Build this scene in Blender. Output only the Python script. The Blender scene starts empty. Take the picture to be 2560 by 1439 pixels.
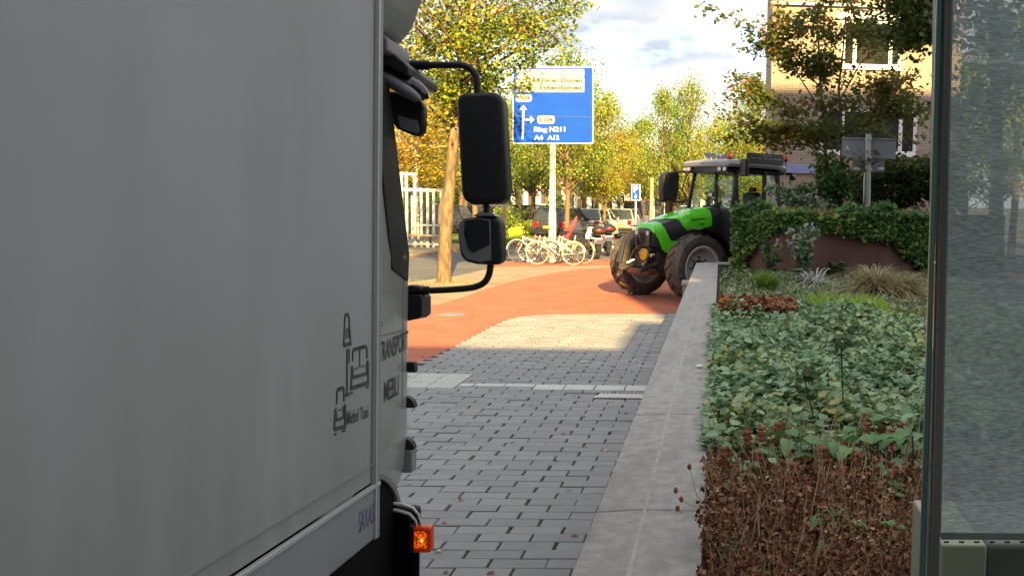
import bpy, math, random
import numpy as np
from mathutils import Vector, Matrix, Euler
R = math.radians
scn = bpy.context.scene
col = scn.collection

# ---------------------------------------------------------------- camera
FOC, CX, CY, EYE = 2500.0, 1900.0, 719.5, 2.05
YAW, PITCH, ROLL = math.atan(100/2500), math.atan(219/2500), 0.021
_F = Vector((math.sin(YAW)*math.cos(PITCH), math.cos(YAW)*math.cos(PITCH), -math.sin(PITCH)))
_R0 = Vector((math.cos(YAW), -math.sin(YAW), 0)); _U0 = _R0.cross(_F)
_Rr = _R0*math.cos(ROLL)+_U0*math.sin(ROLL); _Uu = _U0*math.cos(ROLL)-_R0*math.sin(ROLL)
cam_d = bpy.data.cameras.new('camera'); cam = bpy.data.objects.new('camera', cam_d); col.objects.link(cam)
cam_d.sensor_width = 36; cam_d.lens = 36*FOC/2560; cam_d.shift_x = -(CX-1280)/2560
cam_d.clip_start = 0.05; cam_d.clip_end = 2000
_m = Matrix((_Rr, _Uu, -_F)).transposed().to_4x4(); _m.translation = (0, 0, EYE); cam.matrix_world = _m
scn.camera = cam
# ---------------------------------------------------------------- light
SUN_AZ, SUN_EL = R(15), R(24)     # light travels towards +Y and a little to -X
Ld = Vector((-math.sin(SUN_AZ)*math.cos(SUN_EL), math.cos(SUN_AZ)*math.cos(SUN_EL), -math.sin(SUN_EL)))
sd = bpy.data.lights.new('sun', 'SUN'); sd.energy = 5.0; sd.angle = R(0.5); sd.color = (1.0, 0.69, 0.27)
so = bpy.data.objects.new('sun', sd); col.objects.link(so); so.rotation_euler = Ld.to_track_quat('-Z', 'Y').to_euler()
w = bpy.data.worlds.new('World'); scn.world = w; w.use_nodes = True
nt = w.node_tree; N = nt.nodes; L = nt.links; N.clear()
out = N.new('ShaderNodeOutputWorld'); bg = N.new('ShaderNodeBackground'); bg.inputs[1].default_value = 0.122
sky = N.new('ShaderNodeTexSky'); sky.sky_type = 'NISHITA'; sky.sun_disc = False
sky.sun_elevation = SUN_EL; sky.sun_rotation = math.atan2(-Ld.x, -Ld.y)
tc = N.new('ShaderNodeTexCoord'); mp = N.new('ShaderNodeMapping'); mp.inputs['Scale'].default_value = (3.2, 3.2, 9.0)
mp.inputs['Location'].default_value = (1.3, 0.4, 0.15)
n1 = N.new('ShaderNodeTexNoise'); n1.inputs['Scale'].default_value = 1.6; n1.inputs['Detail'].default_value = 8; n1.inputs['Roughness'].default_value = 0.55
n2 = N.new('ShaderNodeTexNoise'); n2.inputs['Scale'].default_value = 0.9; n2.inputs['Detail'].default_value = 5
r1 = N.new('ShaderNodeValToRGB'); r1.color_ramp.elements[0].position = 0.30; r1.color_ramp.elements[1].position = 0.46
r2 = N.new('ShaderNodeValToRGB'); r2.color_ramp.elements[0].position = 0.40; r2.color_ramp.elements[1].position = 0.55
r2.color_ramp.elements[0].color = (0.50, 0.54, 0.62, 1); r2.color_ramp.elements[1].color = (1.0, 0.975, 0.93, 1)
sc_ = N.new('ShaderNodeVectorMath'); sc_.operation = 'SCALE'; sc_.inputs['Scale'].default_value = 2.9
mx = N.new('ShaderNodeMix'); mx.data_type = 'RGBA'
L.new(tc.outputs['Generated'], mp.inputs[0]); L.new(mp.outputs[0], n1.inputs[0]); L.new(mp.outputs[0], n2.inputs[0])
L.new(n1.outputs[0], r1.inputs[0]); L.new(n2.outputs[0], r2.inputs[0]); L.new(r2.outputs[0], sc_.inputs[0])
L.new(r1.outputs[0], mx.inputs[0]); L.new(sky.outputs[0], mx.inputs[6]); L.new(sc_.outputs[0], mx.inputs[7])
L.new(mx.outputs[2], bg.inputs[0]); L.new(bg.outputs[0], out.inputs[0])
vs = scn.view_settings; vs.view_transform = 'Standard'; vs.look = 'None'; vs.gamma = 1; vs.exposure = 2.0; vs.use_curve_mapping = False
scn.cycles.max_bounces = 6; scn.cycles.transparent_max_bounces = 16
scn.cycles.use_denoising = True

# ---------------------------------------------------------------- geometry of the place
def ray(u, v):
    return _F + _Rr*((u-CX)/FOC) + _Uu*((CY-v)/FOC)
def at(u, v, Y):                      # the point at distance Y
    d = ray(u, v); return Vector((0, 0, EYE)) + d*(Y/d.y)
def gnd(u, v, h=0.0):                 # the point at height h
    d = ray(u, v); return Vector((0, 0, EYE)) + d*((h-EYE)/d.z)

# ---------------------------------------------------------------- materials
def mat(name, c, rough=0.7, metal=0.0, var=0.12, vscale=3.0, bump=0.0, bscale=40.0, c2=None, spec=0.5, trans=0.0, emit=None, coat=0.0, dirt_or_shade=None, dscale=(1, 1, 1), stretch=None):
    m = bpy.data.materials.new(name); m.use_nodes = True
    n = m.node_tree.nodes; l = m.node_tree.links; b = n['Principled BSDF']
    b.inputs['Roughness'].default_value = rough; b.inputs['Metallic'].default_value = metal
    b.inputs['Specular IOR Level'].default_value = spec; b.inputs['Transmission Weight'].default_value = trans
    b.inputs['Coat Weight'].default_value = coat; b.inputs['Coat Roughness'].default_value = 0.08
    t = n.new('ShaderNodeTexCoord'); mpn = n.new('ShaderNodeMapping'); l.new(t.outputs['Object'], mpn.inputs[0])
    if stretch: mpn.inputs['Scale'].default_value = stretch
    no = n.new('ShaderNodeTexNoise'); no.inputs['Scale'].default_value = vscale; no.inputs['Detail'].default_value = 6; l.new(mpn.outputs[0], no.inputs[0])
    rp = n.new('ShaderNodeValToRGB'); rp.color_ramp.elements[0].position = 0.32; rp.color_ramp.elements[1].position = 0.68
    a = c2 if c2 else tuple(x*(1-var) for x in c); bb = c if c2 else tuple(min(1, x*(1+var)) for x in c)
    rp.color_ramp.elements[0].color = (*a, 1); rp.color_ramp.elements[1].color = (*bb, 1)
    l.new(no.outputs[0], rp.inputs[0]); cur = rp.outputs[0]
    if dirt_or_shade:
        n3 = n.new('ShaderNodeTexNoise'); n3.inputs['Scale'].default_value = 1.0; n3.inputs['Detail'].default_value = 5
        m3 = n.new('ShaderNodeMapping'); m3.inputs['Scale'].default_value = dscale; l.new(t.outputs['Object'], m3.inputs[0]); l.new(m3.outputs[0], n3.inputs[0])
        r3 = n.new('ShaderNodeValToRGB'); r3.color_ramp.elements[0].position = 0.45; r3.color_ramp.elements[1].position = 0.75
        r3.color_ramp.elements[0].color = (0, 0, 0, 1); r3.color_ramp.elements[1].color = (dirt_or_shade[3],)*3+(1,)
        l.new(n3.outputs[0], r3.inputs[0]); mm = n.new('ShaderNodeMix'); mm.data_type = 'RGBA'
        l.new(r3.outputs[0], mm.inputs[0]); l.new(cur, mm.inputs[6]); mm.inputs[7].default_value = (*dirt_or_shade[:3], 1); cur = mm.outputs[2]
    l.new(cur, b.inputs['Base Color'])
    if emit:
        b.inputs['Emission Color'].default_value = (*emit[:3], 1); b.inputs['Emission Strength'].default_value = emit[3]
    if bump:
        nb = n.new('ShaderNodeTexNoise'); nb.inputs['Scale'].default_value = bscale; nb.inputs['Detail'].default_value = 4; l.new(mpn.outputs[0], nb.inputs[0])
        bp = n.new('ShaderNodeBump'); bp.inputs['Strength'].default_value = bump; bp.inputs['Distance'].default_value = 0.01
        l.new(nb.outputs[0], bp.inputs['Height']); l.new(bp.outputs[0], b.inputs['Normal'])
    return m

def leafmat(name, cols, trans=0.35, rough=0.5, gloss=0.25):
    """cols: list of (position, colour) chosen per leaf"""
    m = bpy.data.materials.new(name); m.use_nodes = True
    n = m.node_tree.nodes; l = m.node_tree.links; b = n['Principled BSDF']; o = n['Material Output']
    g = n.new('ShaderNodeNewGeometry'); r = n.new('ShaderNodeValToRGB'); r.color_ramp.interpolation = 'LINEAR'
    e = r.color_ramp.elements
    e[0].position, e[0].color = cols[0][0], (*cols[0][1], 1); e[1].position, e[1].color = cols[-1][0], (*cols[-1][1], 1)
    for p, c in cols[1:-1]:
        k = e.new(p); k.color = (*c, 1)
    t = n.new('ShaderNodeTexCoord'); no = n.new('ShaderNodeTexNoise'); no.inputs['Scale'].default_value = 0.9; no.inputs['Detail'].default_value = 3
    l.new(t.outputs['Object'], no.inputs[0])
    ma = n.new('ShaderNodeMath'); ma.operation = 'MULTIPLY_ADD'; ma.inputs[1].default_value = 1.6; ma.inputs[2].default_value = -0.8
    l.new(no.outputs[0], ma.inputs[0])
    ad = n.new('ShaderNodeMath'); ad.operation = 'ADD'; ad.use_clamp = True
    l.new(g.outputs['Random Per Island'], ad.inputs[0]); l.new(ma.outputs[0], ad.inputs[1]); l.new(ad.outputs[0], r.inputs[0])
    l.new(r.outputs[0], b.inputs['Base Color']); b.inputs['Roughness'].default_value = rough; b.inputs['Specular IOR Level'].default_value = gloss
    tr = n.new('ShaderNodeBsdfTranslucent'); l.new(r.outputs[0], tr.inputs[0])
    ms = n.new('ShaderNodeMixShader'); ms.inputs[0].default_value = trans
    l.new(b.outputs[0], ms.inputs[1]); l.new(tr.outputs[0], ms.inputs[2]); l.new(ms.outputs[0], o.inputs[0])
    return m

def glassmat(name, tint, fac, rough=0.02):
    """thin pane: part see-through, part glossy"""
    m = bpy.data.materials.new(name); m.use_nodes = True
    n = m.node_tree.nodes; l = m.node_tree.links; o = n['Material Output']; n.remove(n['Principled BSDF'])
    t = n.new('ShaderNodeBsdfTransparent'); t.inputs[0].default_value = (*tint, 1)
    g = n.new('ShaderNodeBsdfGlossy'); g.inputs['Roughness'].default_value = rough; g.inputs[0].default_value = (0.9, 0.95, 0.93, 1)
    lw = n.new('ShaderNodeLayerWeight'); lw.inputs[0].default_value = 0.5
    pw = n.new('ShaderNodeMath'); pw.operation = 'POWER'; pw.inputs[1].default_value = 5; l.new(lw.outputs['Facing'], pw.inputs[0])
    ad = n.new('ShaderNodeMath'); ad.operation = 'ADD'; ad.inputs[1].default_value = fac; ad.use_clamp = True
    l.new(pw.outputs[0], ad.inputs[0]); ms = n.new('ShaderNodeMixShader')
    l.new(ad.outputs[0], ms.inputs[0]); l.new(t.outputs[0], ms.inputs[1]); l.new(g.outputs[0], ms.inputs[2]); l.new(ms.outputs[0], o.inputs[0])
    return m

M = dict(
    asphalt=mat('asphalt', (0.10, 0.098, 0.095), 0.9, var=0.25, vscale=1.2, bump=0.3, bscale=90),
    red_path=mat('red_asphalt', (0.40, 0.115, 0.058), 0.88, var=0.16, vscale=1.6, bump=0.3, bscale=120, dirt_or_shade=(0.24, 0.11, 0.075, 0.35), dscale=(0.5, 3, 1)),
    joint=mat('moss_and_sand_joint', (0.07, 0.12, 0.03), 1.0, c2=(0.014, 0.014, 0.013), vscale=5.5),
    tan=mat('sandy_paving', (0.27, 0.205, 0.14), 0.95, var=0.22, vscale=1.1, bump=0.3, bscale=30),
    paver=mat('grey_concrete_paver', (0.265, 0.264, 0.266), 0.88, var=0.16, vscale=2.5, bump=0.45, bscale=160),
    white_tile=mat('white_concrete_tile', (0.52, 0.53, 0.50), 0.85, var=0.14, vscale=6, bump=0.3, bscale=120, dirt_or_shade=(0.3, 0.29, 0.25, 0.6), dscale=(6, 6, 6)),
    concrete=mat('wall_concrete', (0.33, 0.32, 0.30), 0.88, var=0.16, vscale=14, bump=0.6, bscale=140, dirt_or_shade=(0.20, 0.19, 0.165, 0.55), dscale=(9, 1.6, 3)),
    concrete_pale=mat('wall_concrete_crown', (0.35, 0.34, 0.318), 0.88, var=0.13, vscale=12, bump=0.3, bscale=140),
    soil=mat('planter_soil', (0.035, 0.024, 0.016), 1.0, var=0.4, vscale=8, bump=0.6, bscale=30),
    grass=mat('verge_ground', (0.10, 0.15, 0.03), 1.0, var=0.4, vscale=3, bump=0.5, bscale=20),
    red_wall=mat('red_brown_wall', (0.115, 0.052, 0.045), 0.9, var=0.12, vscale=2.5, bump=0.3, bscale=80, dirt_or_shade=(0.19, 0.11, 0.10, 0.5), dscale=(4, 4, 0.6)),
    truck_box=mat('truck_box_panel', (0.315, 0.322, 0.333), 0.62, var=0.03, vscale=1.5, dirt_or_shade=(0.215, 0.22, 0.21, 0.45), dscale=(1, 2.4, 0.6), bump=0.02, bscale=200, spec=0.3),
    truck_skirt=mat('truck_skirt_panel', (0.22, 0.23, 0.24), 0.5, var=0.05, vscale=2, dirt_or_shade=(0.18, 0.175, 0.16, 0.5), dscale=(1, 3, 1)),
    alu=mat('bright_aluminium_rail', (0.46, 0.47, 0.47), 0.35, 0.3, var=0.04),
    cab_paint=mat('cab_paint', (0.27, 0.285, 0.275), 0.30, var=0.03, coat=0.5, dirt_or_shade=(0.20, 0.18, 0.15, 0.6), dscale=(3, 3, 1.1)),
    cab_dark=mat('cab_fender', (0.17, 0.165, 0.16), 0.6, var=0.1),
    black=mat('black_plastic', (0.014, 0.014, 0.015), 0.5, var=0.15, spec=0.35),
    black_gloss=mat('black_gloss', (0.012, 0.013, 0.016), 0.12, var=0.1),
    blackhole=mat('dark_underbody', (0.006, 0.006, 0.006), 0.9, var=0.1, spec=0.1),
    grey_plastic=mat('grey_mirror_shell', (0.16, 0.175, 0.19), 0.4, var=0.05),
    mirror_glass=mat('mirror_glass', (0.05, 0.055, 0.06), 0.04, 0.9, var=0.05),
    logo=mat('printed_dark_grey', (0.035, 0.037, 0.04), 0.6, var=0.05),
    logo_blue=mat('printed_dark_blue', (0.05, 0.055, 0.13), 0.5, var=0.1),
    white=mat('white_paint', (0.72, 0.72, 0.70), 0.45, var=0.05),
    cream=mat('cream_paint', (0.72, 0.66, 0.50), 0.5, var=0.06, dirt_or_shade=(0.4, 0.35, 0.25, 0.4), dscale=(3, 3, 1)),
    lamp_orange=mat('orange_lens_lit', (0.45, 0.045, 0.006), 0.2, var=0.4, vscale=60, emit=(1.0, 0.05, 0.003, 0.025)),
    lamp_core=mat('orange_bulb_lit', (1, 0.4, 0.05), 0.3, emit=(1.0, 0.42, 0.05, 2.0)),
    lamp_mid=mat('orange_reflector_lit', (0.9, 0.12, 0.01), 0.3, var=0.5, vscale=90, emit=(1.0, 0.09, 0.003, 0.35)),
    lens_orange=mat('orange_lens', (0.75, 0.13, 0.015), 0.15, var=0.2, vscale=20),
    lens_red=mat('red_lens', (0.5, 0.01, 0.01), 0.15),
    lens_clear=mat('clear_lens', (0.55, 0.56, 0.56), 0.1, var=0.1, vscale=30),
    t_green=mat('tractor_green_paint', (0.10, 0.66, 0.015), 0.25, var=0.04, coat=0.6),
    t_black=mat('tractor_black_bonnet', (0.020, 0.021, 0.024), 0.35, var=0.1),
    t_grey=mat('tractor_roof_grey', (0.27, 0.275, 0.30), 0.35, var=0.05),
    t_dark=mat('tractor_chassis', (0.022, 0.021, 0.02), 0.7, var=0.3, vscale=8, dirt_or_shade=(0.09, 0.065, 0.04, 0.6), dscale=(5, 5, 5)),
    t_rim=mat('tractor_rim_grey', (0.5, 0.5, 0.52), 0.5, 0.0, var=0.08, dirt_or_shade=(0.25, 0.2, 0.14, 0.7), dscale=(3, 3, 3)),
    t_tyre=mat('muddy_tyre', (0.07, 0.065, 0.058), 0.95, var=0.2, vscale=4, dirt_or_shade=(0.15, 0.12, 0.085, 0.6), dscale=(2.2, 2.2, 2.2), bump=0.3, bscale=30),
    tyre=mat('tyre_rubber', (0.02, 0.02, 0.02), 0.9, var=0.2),
    yellow=mat('yellow_disc', (0.55, 0.37, 0.02), 0.5, var=0.15, vscale=10),
    rust=mat('rusty_iron', (0.09, 0.035, 0.02), 0.85, var=0.3, vscale=9),
    exhaust=mat('exhaust_pipe', (0.11, 0.055, 0.035), 0.7, 0.3, var=0.3, vscale=7),
    chrome=mat('bare_metal', (0.6, 0.6, 0.6), 0.25, 0.9, var=0.05),
    sign_blue=mat('sign_blue', (0.0, 0.055, 0.46), 0.45, spec=0.2, var=0.05, vscale=1.5, dirt_or_shade=(0.0, 0.085, 0.52, 0.6), dscale=(1, 1, 2)),
    sign_white=mat('sign_white', (0.62, 0.61, 0.57), 0.45, var=0.04),
    panel_white=mat('sign_panel_white', (0.31, 0.33, 0.38), 0.5, var=0.05, vscale=3),
    sign_back=mat('sign_back_grey', (0.21, 0.235, 0.26), 0.55, 0.1, var=0.06),
    steel=mat('galvanised_steel', (0.42, 0.43, 0.43), 0.5, 0.4, var=0.1, vscale=6),
    pole_pale=mat('galvanised_pale_steel', (0.55, 0.56, 0.54), 0.6, 0.1, var=0.1, vscale=8),
    bark=mat('shade_mottled_bark', (0.17, 0.12, 0.07), 0.95, var=0.55, vscale=11, bump=1.0, bscale=14, stretch=(1, 1, 0.4), dirt_or_shade=(0.05, 0.045, 0.03, 0.8), dscale=(7, 7, 2.2)),  # dark patches put mottled shading into the bark colour
    bark_young=mat('young_bark', (0.12, 0.095, 0.07), 0.9, var=0.3, vscale=12, bump=0.4, bscale=30, stretch=(1, 1, 0.3)),
    wood=mat('pale_timber_stake', (0.50, 0.35, 0.19), 0.9, var=0.2, vscale=6, stretch=(1, 1, 0.2)),
    car_white=mat('car_white', (0.62, 0.62, 0.60), 0.25, var=0.03, coat=0.6),
    car_silver=mat('car_silver', (0.38, 0.39, 0.40), 0.28, 0.4, var=0.03, coat=0.5),
    car_dark=mat('car_dark', (0.03, 0.035, 0.045), 0.25, var=0.05, coat=0.6),
    car_red=mat('car_red', (0.62, 0.018, 0.012), 0.28, var=0.04, coat=0.6),
    car_glass=mat('car_glass', (0.03, 0.04, 0.045), 0.05, 0.0, spec=0.9),
    plate=mat('yellow_number_plate', (0.75, 0.52, 0.02), 0.5),
    bike_white=mat('bike_white', (0.50, 0.50, 0.48), 0.3, var=0.03),
    bike_blue=mat('bike_pale_blue', (0.40, 0.50, 0.56), 0.35, var=0.05),
    bike_pink=mat('bike_pink', (0.6, 0.16, 0.22), 0.35, var=0.05),
    tyre_tan=mat('cream_tyre', (0.40, 0.28, 0.15), 0.8),
    hi_viz=mat('yellow_green_cover', (0.50, 0.68, 0.02), 0.6, var=0.1, vscale=8),
    red_cloth=mat('red_cloth', (0.55, 0.05, 0.06), 0.7, var=0.2, vscale=9),
    seat_black=mat('black_vinyl', (0.02, 0.02, 0.024), 0.45, var=0.2),
    win_dark=mat('window_pane', (0.022, 0.024, 0.02), 0.04, var=0.5, vscale=1.5, spec=0.9),
    white_frame=mat('white_window_frame', (0.74, 0.75, 0.77), 0.4, var=0.04),
    facade_far=mat('far_facade', (0.55, 0.53, 0.50), 0.8, var=0.1),
    facade_dark=mat('far_shop_front', (0.05, 0.05, 0.055), 0.5, var=0.4, vscale=2),
    blue_band=mat('pale_blue_band', (0.22, 0.27, 0.52), 0.6, var=0.08),
    glass_clear=glassmat('clear_glass', (0.93, 0.97, 0.95), 0.04),
    glass_cab=glassmat('tinted_cab_glass', (0.87, 0.93, 0.91), 0.05),
    glass_shelter=glassmat('shelter_glass', (0.92, 0.96, 0.94), 0.03),
    glass_edge=mat('green_glass_edge', (0.07, 0.15, 0.125), 0.25, var=0.3, vscale=6, stretch=(1, 1, 0.2)),
    frame_dark=mat('dark_steel_frame', (0.10, 0.105, 0.095), 0.45, 0.2, var=0.4, vscale=5, stretch=(1, 1, 0.15)),
    frame_grey=mat('grey_steel_frame', (0.24, 0.24, 0.22), 0.5, 0.1, var=0.35, vscale=4, stretch=(1, 1, 0.15)),
    beige_box=mat('beige_cabinet', (0.36, 0.36, 0.25), 0.7, var=0.06),
    petal=mat('lilac_petal', (0.36, 0.28, 0.62), 0.7),
    dry_stem=mat('dry_stem', (0.50, 0.37, 0.22), 0.9, var=0.4, vscale=10),
    dry_seed=mat('dry_seed_head', (0.28, 0.09, 0.05), 0.95, var=0.4, vscale=20),
    green_stem=mat('dark_green_stem', (0.03, 0.045, 0.025), 0.7, var=0.3),
)
# brick facade
def brickmat(name, c1, c2, mortar, sx):
    m = bpy.data.materials.new(name); m.use_nodes = True
    n = m.node_tree.nodes; l = m.node_tree.links; b = n['Principled BSDF']; b.inputs['Roughness'].default_value = 0.9
    t = n.new('ShaderNodeTexCoord'); mpn = n.new('ShaderNodeMapping'); mpn.inputs['Rotation'].default_value = (R(90), 0, 0) if sx == 'x' else (R(90), 0, R(90))
    br = n.new('ShaderNodeTexBrick'); br.inputs['Scale'].default_value = 1.0; br.inputs['Brick Width'].default_value = 0.22; br.inputs['Row Height'].default_value = 0.075
    br.inputs['Mortar Size'].default_value = 0.012; br.inputs['Color1'].default_value = (*c1, 1); br.inputs['Color2'].default_value = (*c2, 1); br.inputs['Mortar'].default_value = (*mortar, 1)
    l.new(t.outputs['Object'], mpn.inputs[0]); l.new(mpn.outputs[0], br.inputs[0])
    no = n.new('ShaderNodeTexNoise'); no.inputs['Scale'].default_value = 0.7; no.inputs['Detail'].default_value = 6; l.new(t.outputs['Object'], no.inputs[0])
    mm = n.new('ShaderNodeMix'); mm.data_type = 'RGBA'; mm.blend_type = 'MULTIPLY'; mm.inputs[0].default_value = 0.5
    l.new(br.outputs[0], mm.inputs[6]); l.new(no.outputs[0], mm.inputs[7]); l.new(mm.outputs[2], b.inputs['Base Color'])
    bp = n.new('ShaderNodeBump'); bp.inputs['Strength'].default_value = 0.5; bp.inputs['Distance'].default_value = 0.01; bp.invert = True
    l.new(br.outputs['Fac'], bp.inputs['Height']); l.new(bp.outputs[0], b.inputs['Normal'])
    return m
def lampmat():
    m = bpy.data.materials.new('orange_reflector_lit'); m.use_nodes = True; n = m.node_tree.nodes; l = m.node_tree.links; b = n['Principled BSDF']
    t = n.new('ShaderNodeTexCoord'); v = n.new('ShaderNodeTexVoronoi'); v.inputs['Scale'].default_value = 75; l.new(t.outputs['Object'], v.inputs[0])
    r = n.new('ShaderNodeValToRGB'); r.color_ramp.elements[0].color = (1.0, 0.16, 0.006, 1); r.color_ramp.elements[1].color = (0.12, 0.006, 0.0, 1); r.color_ramp.elements[1].position = .75; l.new(v.outputs[0], r.inputs[0])
    l.new(r.outputs[0], b.inputs['Base Color']); l.new(r.outputs[0], b.inputs['Emission Color']); b.inputs['Emission Strength'].default_value = .33; return m
M['lamp_mid'] = lampmat()
M['brick'] = brickmat('buff_brick', (0.50, 0.40, 0.31), (0.43, 0.355, 0.285), (0.27, 0.245, 0.21), 'x')
M['brick_brown'] = brickmat('brown_brick', (0.22, 0.13, 0.09), (0.17, 0.10, 0.07), (0.2, 0.18, 0.16), 'x')
# woven screen of the shelter: real open weave
def screenmat():
    m = bpy.data.materials.new('woven_screen'); m.use_nodes = True
    n = m.node_tree.nodes; l = m.node_tree.links; b = n['Principled BSDF']; o = n['Material Output']
    t = n.new('ShaderNodeTexCoord')
    mpn = n.new('ShaderNodeMapping'); mpn.inputs['Scale'].default_value = (60, 60, 420); l.new(t.outputs['Object'], mpn.inputs[0])
    no = n.new('ShaderNodeTexNoise'); no.inputs['Scale'].default_value = 1; no.inputs['Detail'].default_value = 2; l.new(mpn.outputs[0], no.inputs[0])
    mp2 = n.new('ShaderNodeMapping'); mp2.inputs['Scale'].default_value = (2.5, 2.5, 9); l.new(t.outputs['Object'], mp2.inputs[0])
    n2_ = n.new('ShaderNodeTexNoise'); n2_.inputs['Scale'].default_value = 1; n2_.inputs['Detail'].default_value = 4; l.new(mp2.outputs[0], n2_.inputs[0])
    r = n.new('ShaderNodeValToRGB'); r.color_ramp.elements[0].position = 0.3; r.color_ramp.elements[1].position = 0.7
    r.color_ramp.elements[0].color = (0.34, 0.38, 0.41, 1); r.color_ramp.elements[1].color = (0.70, 0.75, 0.79, 1); l.new(no.outputs[0], r.inputs[0])
    mm = n.new('ShaderNodeMix'); mm.data_type = 'RGBA'; mm.blend_type = 'MULTIPLY'; mm.inputs[0].default_value = 0.75
    l.new(r.outputs[0], mm.inputs[6]); 
    r2_ = n.new('ShaderNodeValToRGB'); r2_.color_ramp.elements[0].position = 0.3; r2_.color_ramp.elements[1].position = 0.7
    r2_.color_ramp.elements[0].color = (0.62, 0.66, 0.66, 1); r2_.color_ramp.elements[1].color = (1.0, 1.0, 1.0, 1); l.new(n2_.outputs[0], r2_.inputs[0]); l.new(r2_.outputs[0], mm.inputs[7])
    l.new(mm.outputs[2], b.inputs['Base Color']); b.inputs['Roughness'].default_value = 0.6
    tr = n.new('ShaderNodeBsdfTransparent'); ms = n.new('ShaderNodeMixShader'); ms.inputs[0].default_value = 0.47
    tl_ = n.new('ShaderNodeBsdfTranslucent'); l.new(mm.outputs[2], tl_.inputs[0]); m2 = n.new('ShaderNodeMixShader'); m2.inputs[0].default_value = 0.5
    l.new(b.outputs[0], m2.inputs[1]); l.new(tl_.outputs[0], m2.inputs[2])
    l.new(m2.outputs[0], ms.inputs[1]); l.new(tr.outputs[0], ms.inputs[2]); l.new(ms.outputs[0], o.inputs[0])
    return m
M['screen'] = screenmat()
Y_ = (0.50, 0.40, 0.025); G_ = (0.17, 0.24, 0.035); O_ = (0.50, 0.17, 0.03); D_ = (0.07, 0.11, 0.025)
LM = dict(
    near=leafmat('yellowing_leaf', [(0.0, (0.06, 0.12, 0.03)), (0.4, (0.16, 0.26, 0.05)), (0.75, (0.32, 0.37, 0.05)), (0.96, (0.50, 0.45, 0.05)), (1.0, (0.5, 0.30, 0.05))]),
    gold=leafmat('golden_leaf', [(0.0, (0.11, 0.18, 0.03)), (0.45, (0.30, 0.34, 0.03)), (0.85, (0.50, 0.44, 0.03)), (1.0, (0.55, 0.30, 0.04))]),
    orange=leafmat('orange_leaf', [(0.0, (0.22, 0.24, 0.03)), (0.45, (0.45, 0.38, 0.04)), (0.8, (0.55, 0.30, 0.04)), (1.0, (0.50, 0.16, 0.04))]),
    green=leafmat('light_green_leaf', [(0.0, (0.08, 0.15, 0.04)), (0.5, (0.19, 0.30, 0.06)), (0.85, (0.33, 0.42, 0.07)), (1.0, (0.48, 0.42, 0.06))]),
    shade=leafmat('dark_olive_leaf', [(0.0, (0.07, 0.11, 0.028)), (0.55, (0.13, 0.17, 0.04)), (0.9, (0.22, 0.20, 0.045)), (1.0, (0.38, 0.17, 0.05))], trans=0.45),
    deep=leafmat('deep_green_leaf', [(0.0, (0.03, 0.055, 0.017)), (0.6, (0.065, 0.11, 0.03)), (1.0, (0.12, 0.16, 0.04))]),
    ivy=leafmat('ivy_leaf', [(0.0, (0.04, 0.10, 0.03)), (0.55, (0.075, 0.18, 0.045)), (0.85, (0.14, 0.26, 0.05)), (1.0, (0.26, 0.30, 0.06))], trans=0.2),
    cover=leafmat('grey_green_leaf', [(0.0, (0.08, 0.16, 0.06)), (0.35, (0.17, 0.30, 0.14)), (0.7, (0.27, 0.41, 0.22)), (0.95, (0.36, 0.48, 0.24)), (1.0, (0.36, 0.36, 0.10))], trans=0.2, gloss=0.5),
    broad=leafmat('broad_green_leaf', [(0.0, (0.06, 0.15, 0.05)), (0.6, (0.12, 0.26, 0.08)), (1.0, (0.22, 0.36, 0.11))], trans=0.2, gloss=0.4),
    brown=leafmat('dead_brown_leaf', [(0.0, (0.08, 0.032, 0.018)), (0.45, (0.24, 0.095, 0.045)), (0.8, (0.38, 0.19, 0.10)), (1.0, (0.52, 0.38, 0.22))], trans=0.1),
    rusty=leafmat('fallen_leaf', [(0.0, (0.12, 0.04, 0.02)), (0.5, (0.30, 0.11, 0.035)), (1.0, (0.42, 0.2, 0.06))], trans=0.1),
    grassb=leafmat('grass_blade', [(0.0, (0.10, 0.18, 0.03)), (0.5, (0.20, 0.32, 0.05)), (1.0, (0.36, 0.42, 0.09))], trans=0.3),
    bright=leafmat('fresh_grass_blade', [(0.0, (0.14, 0.26, 0.02)), (0.5, (0.24, 0.40, 0.04)), (1.0, (0.36, 0.48, 0.08))], trans=0.3),
    straw=leafmat('straw_blade', [(0.0, (0.22, 0.22, 0.10)), (0.5, (0.44, 0.37, 0.20)), (1.0, (0.66, 0.56, 0.36))], trans=0.3),
    sage=leafmat('sage_leaf', [(0.0, (0.11, 0.18, 0.09)), (0.6, (0.22, 0.30, 0.17)), (1.0, (0.36, 0.40, 0.28))], trans=0.2),
)

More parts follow.
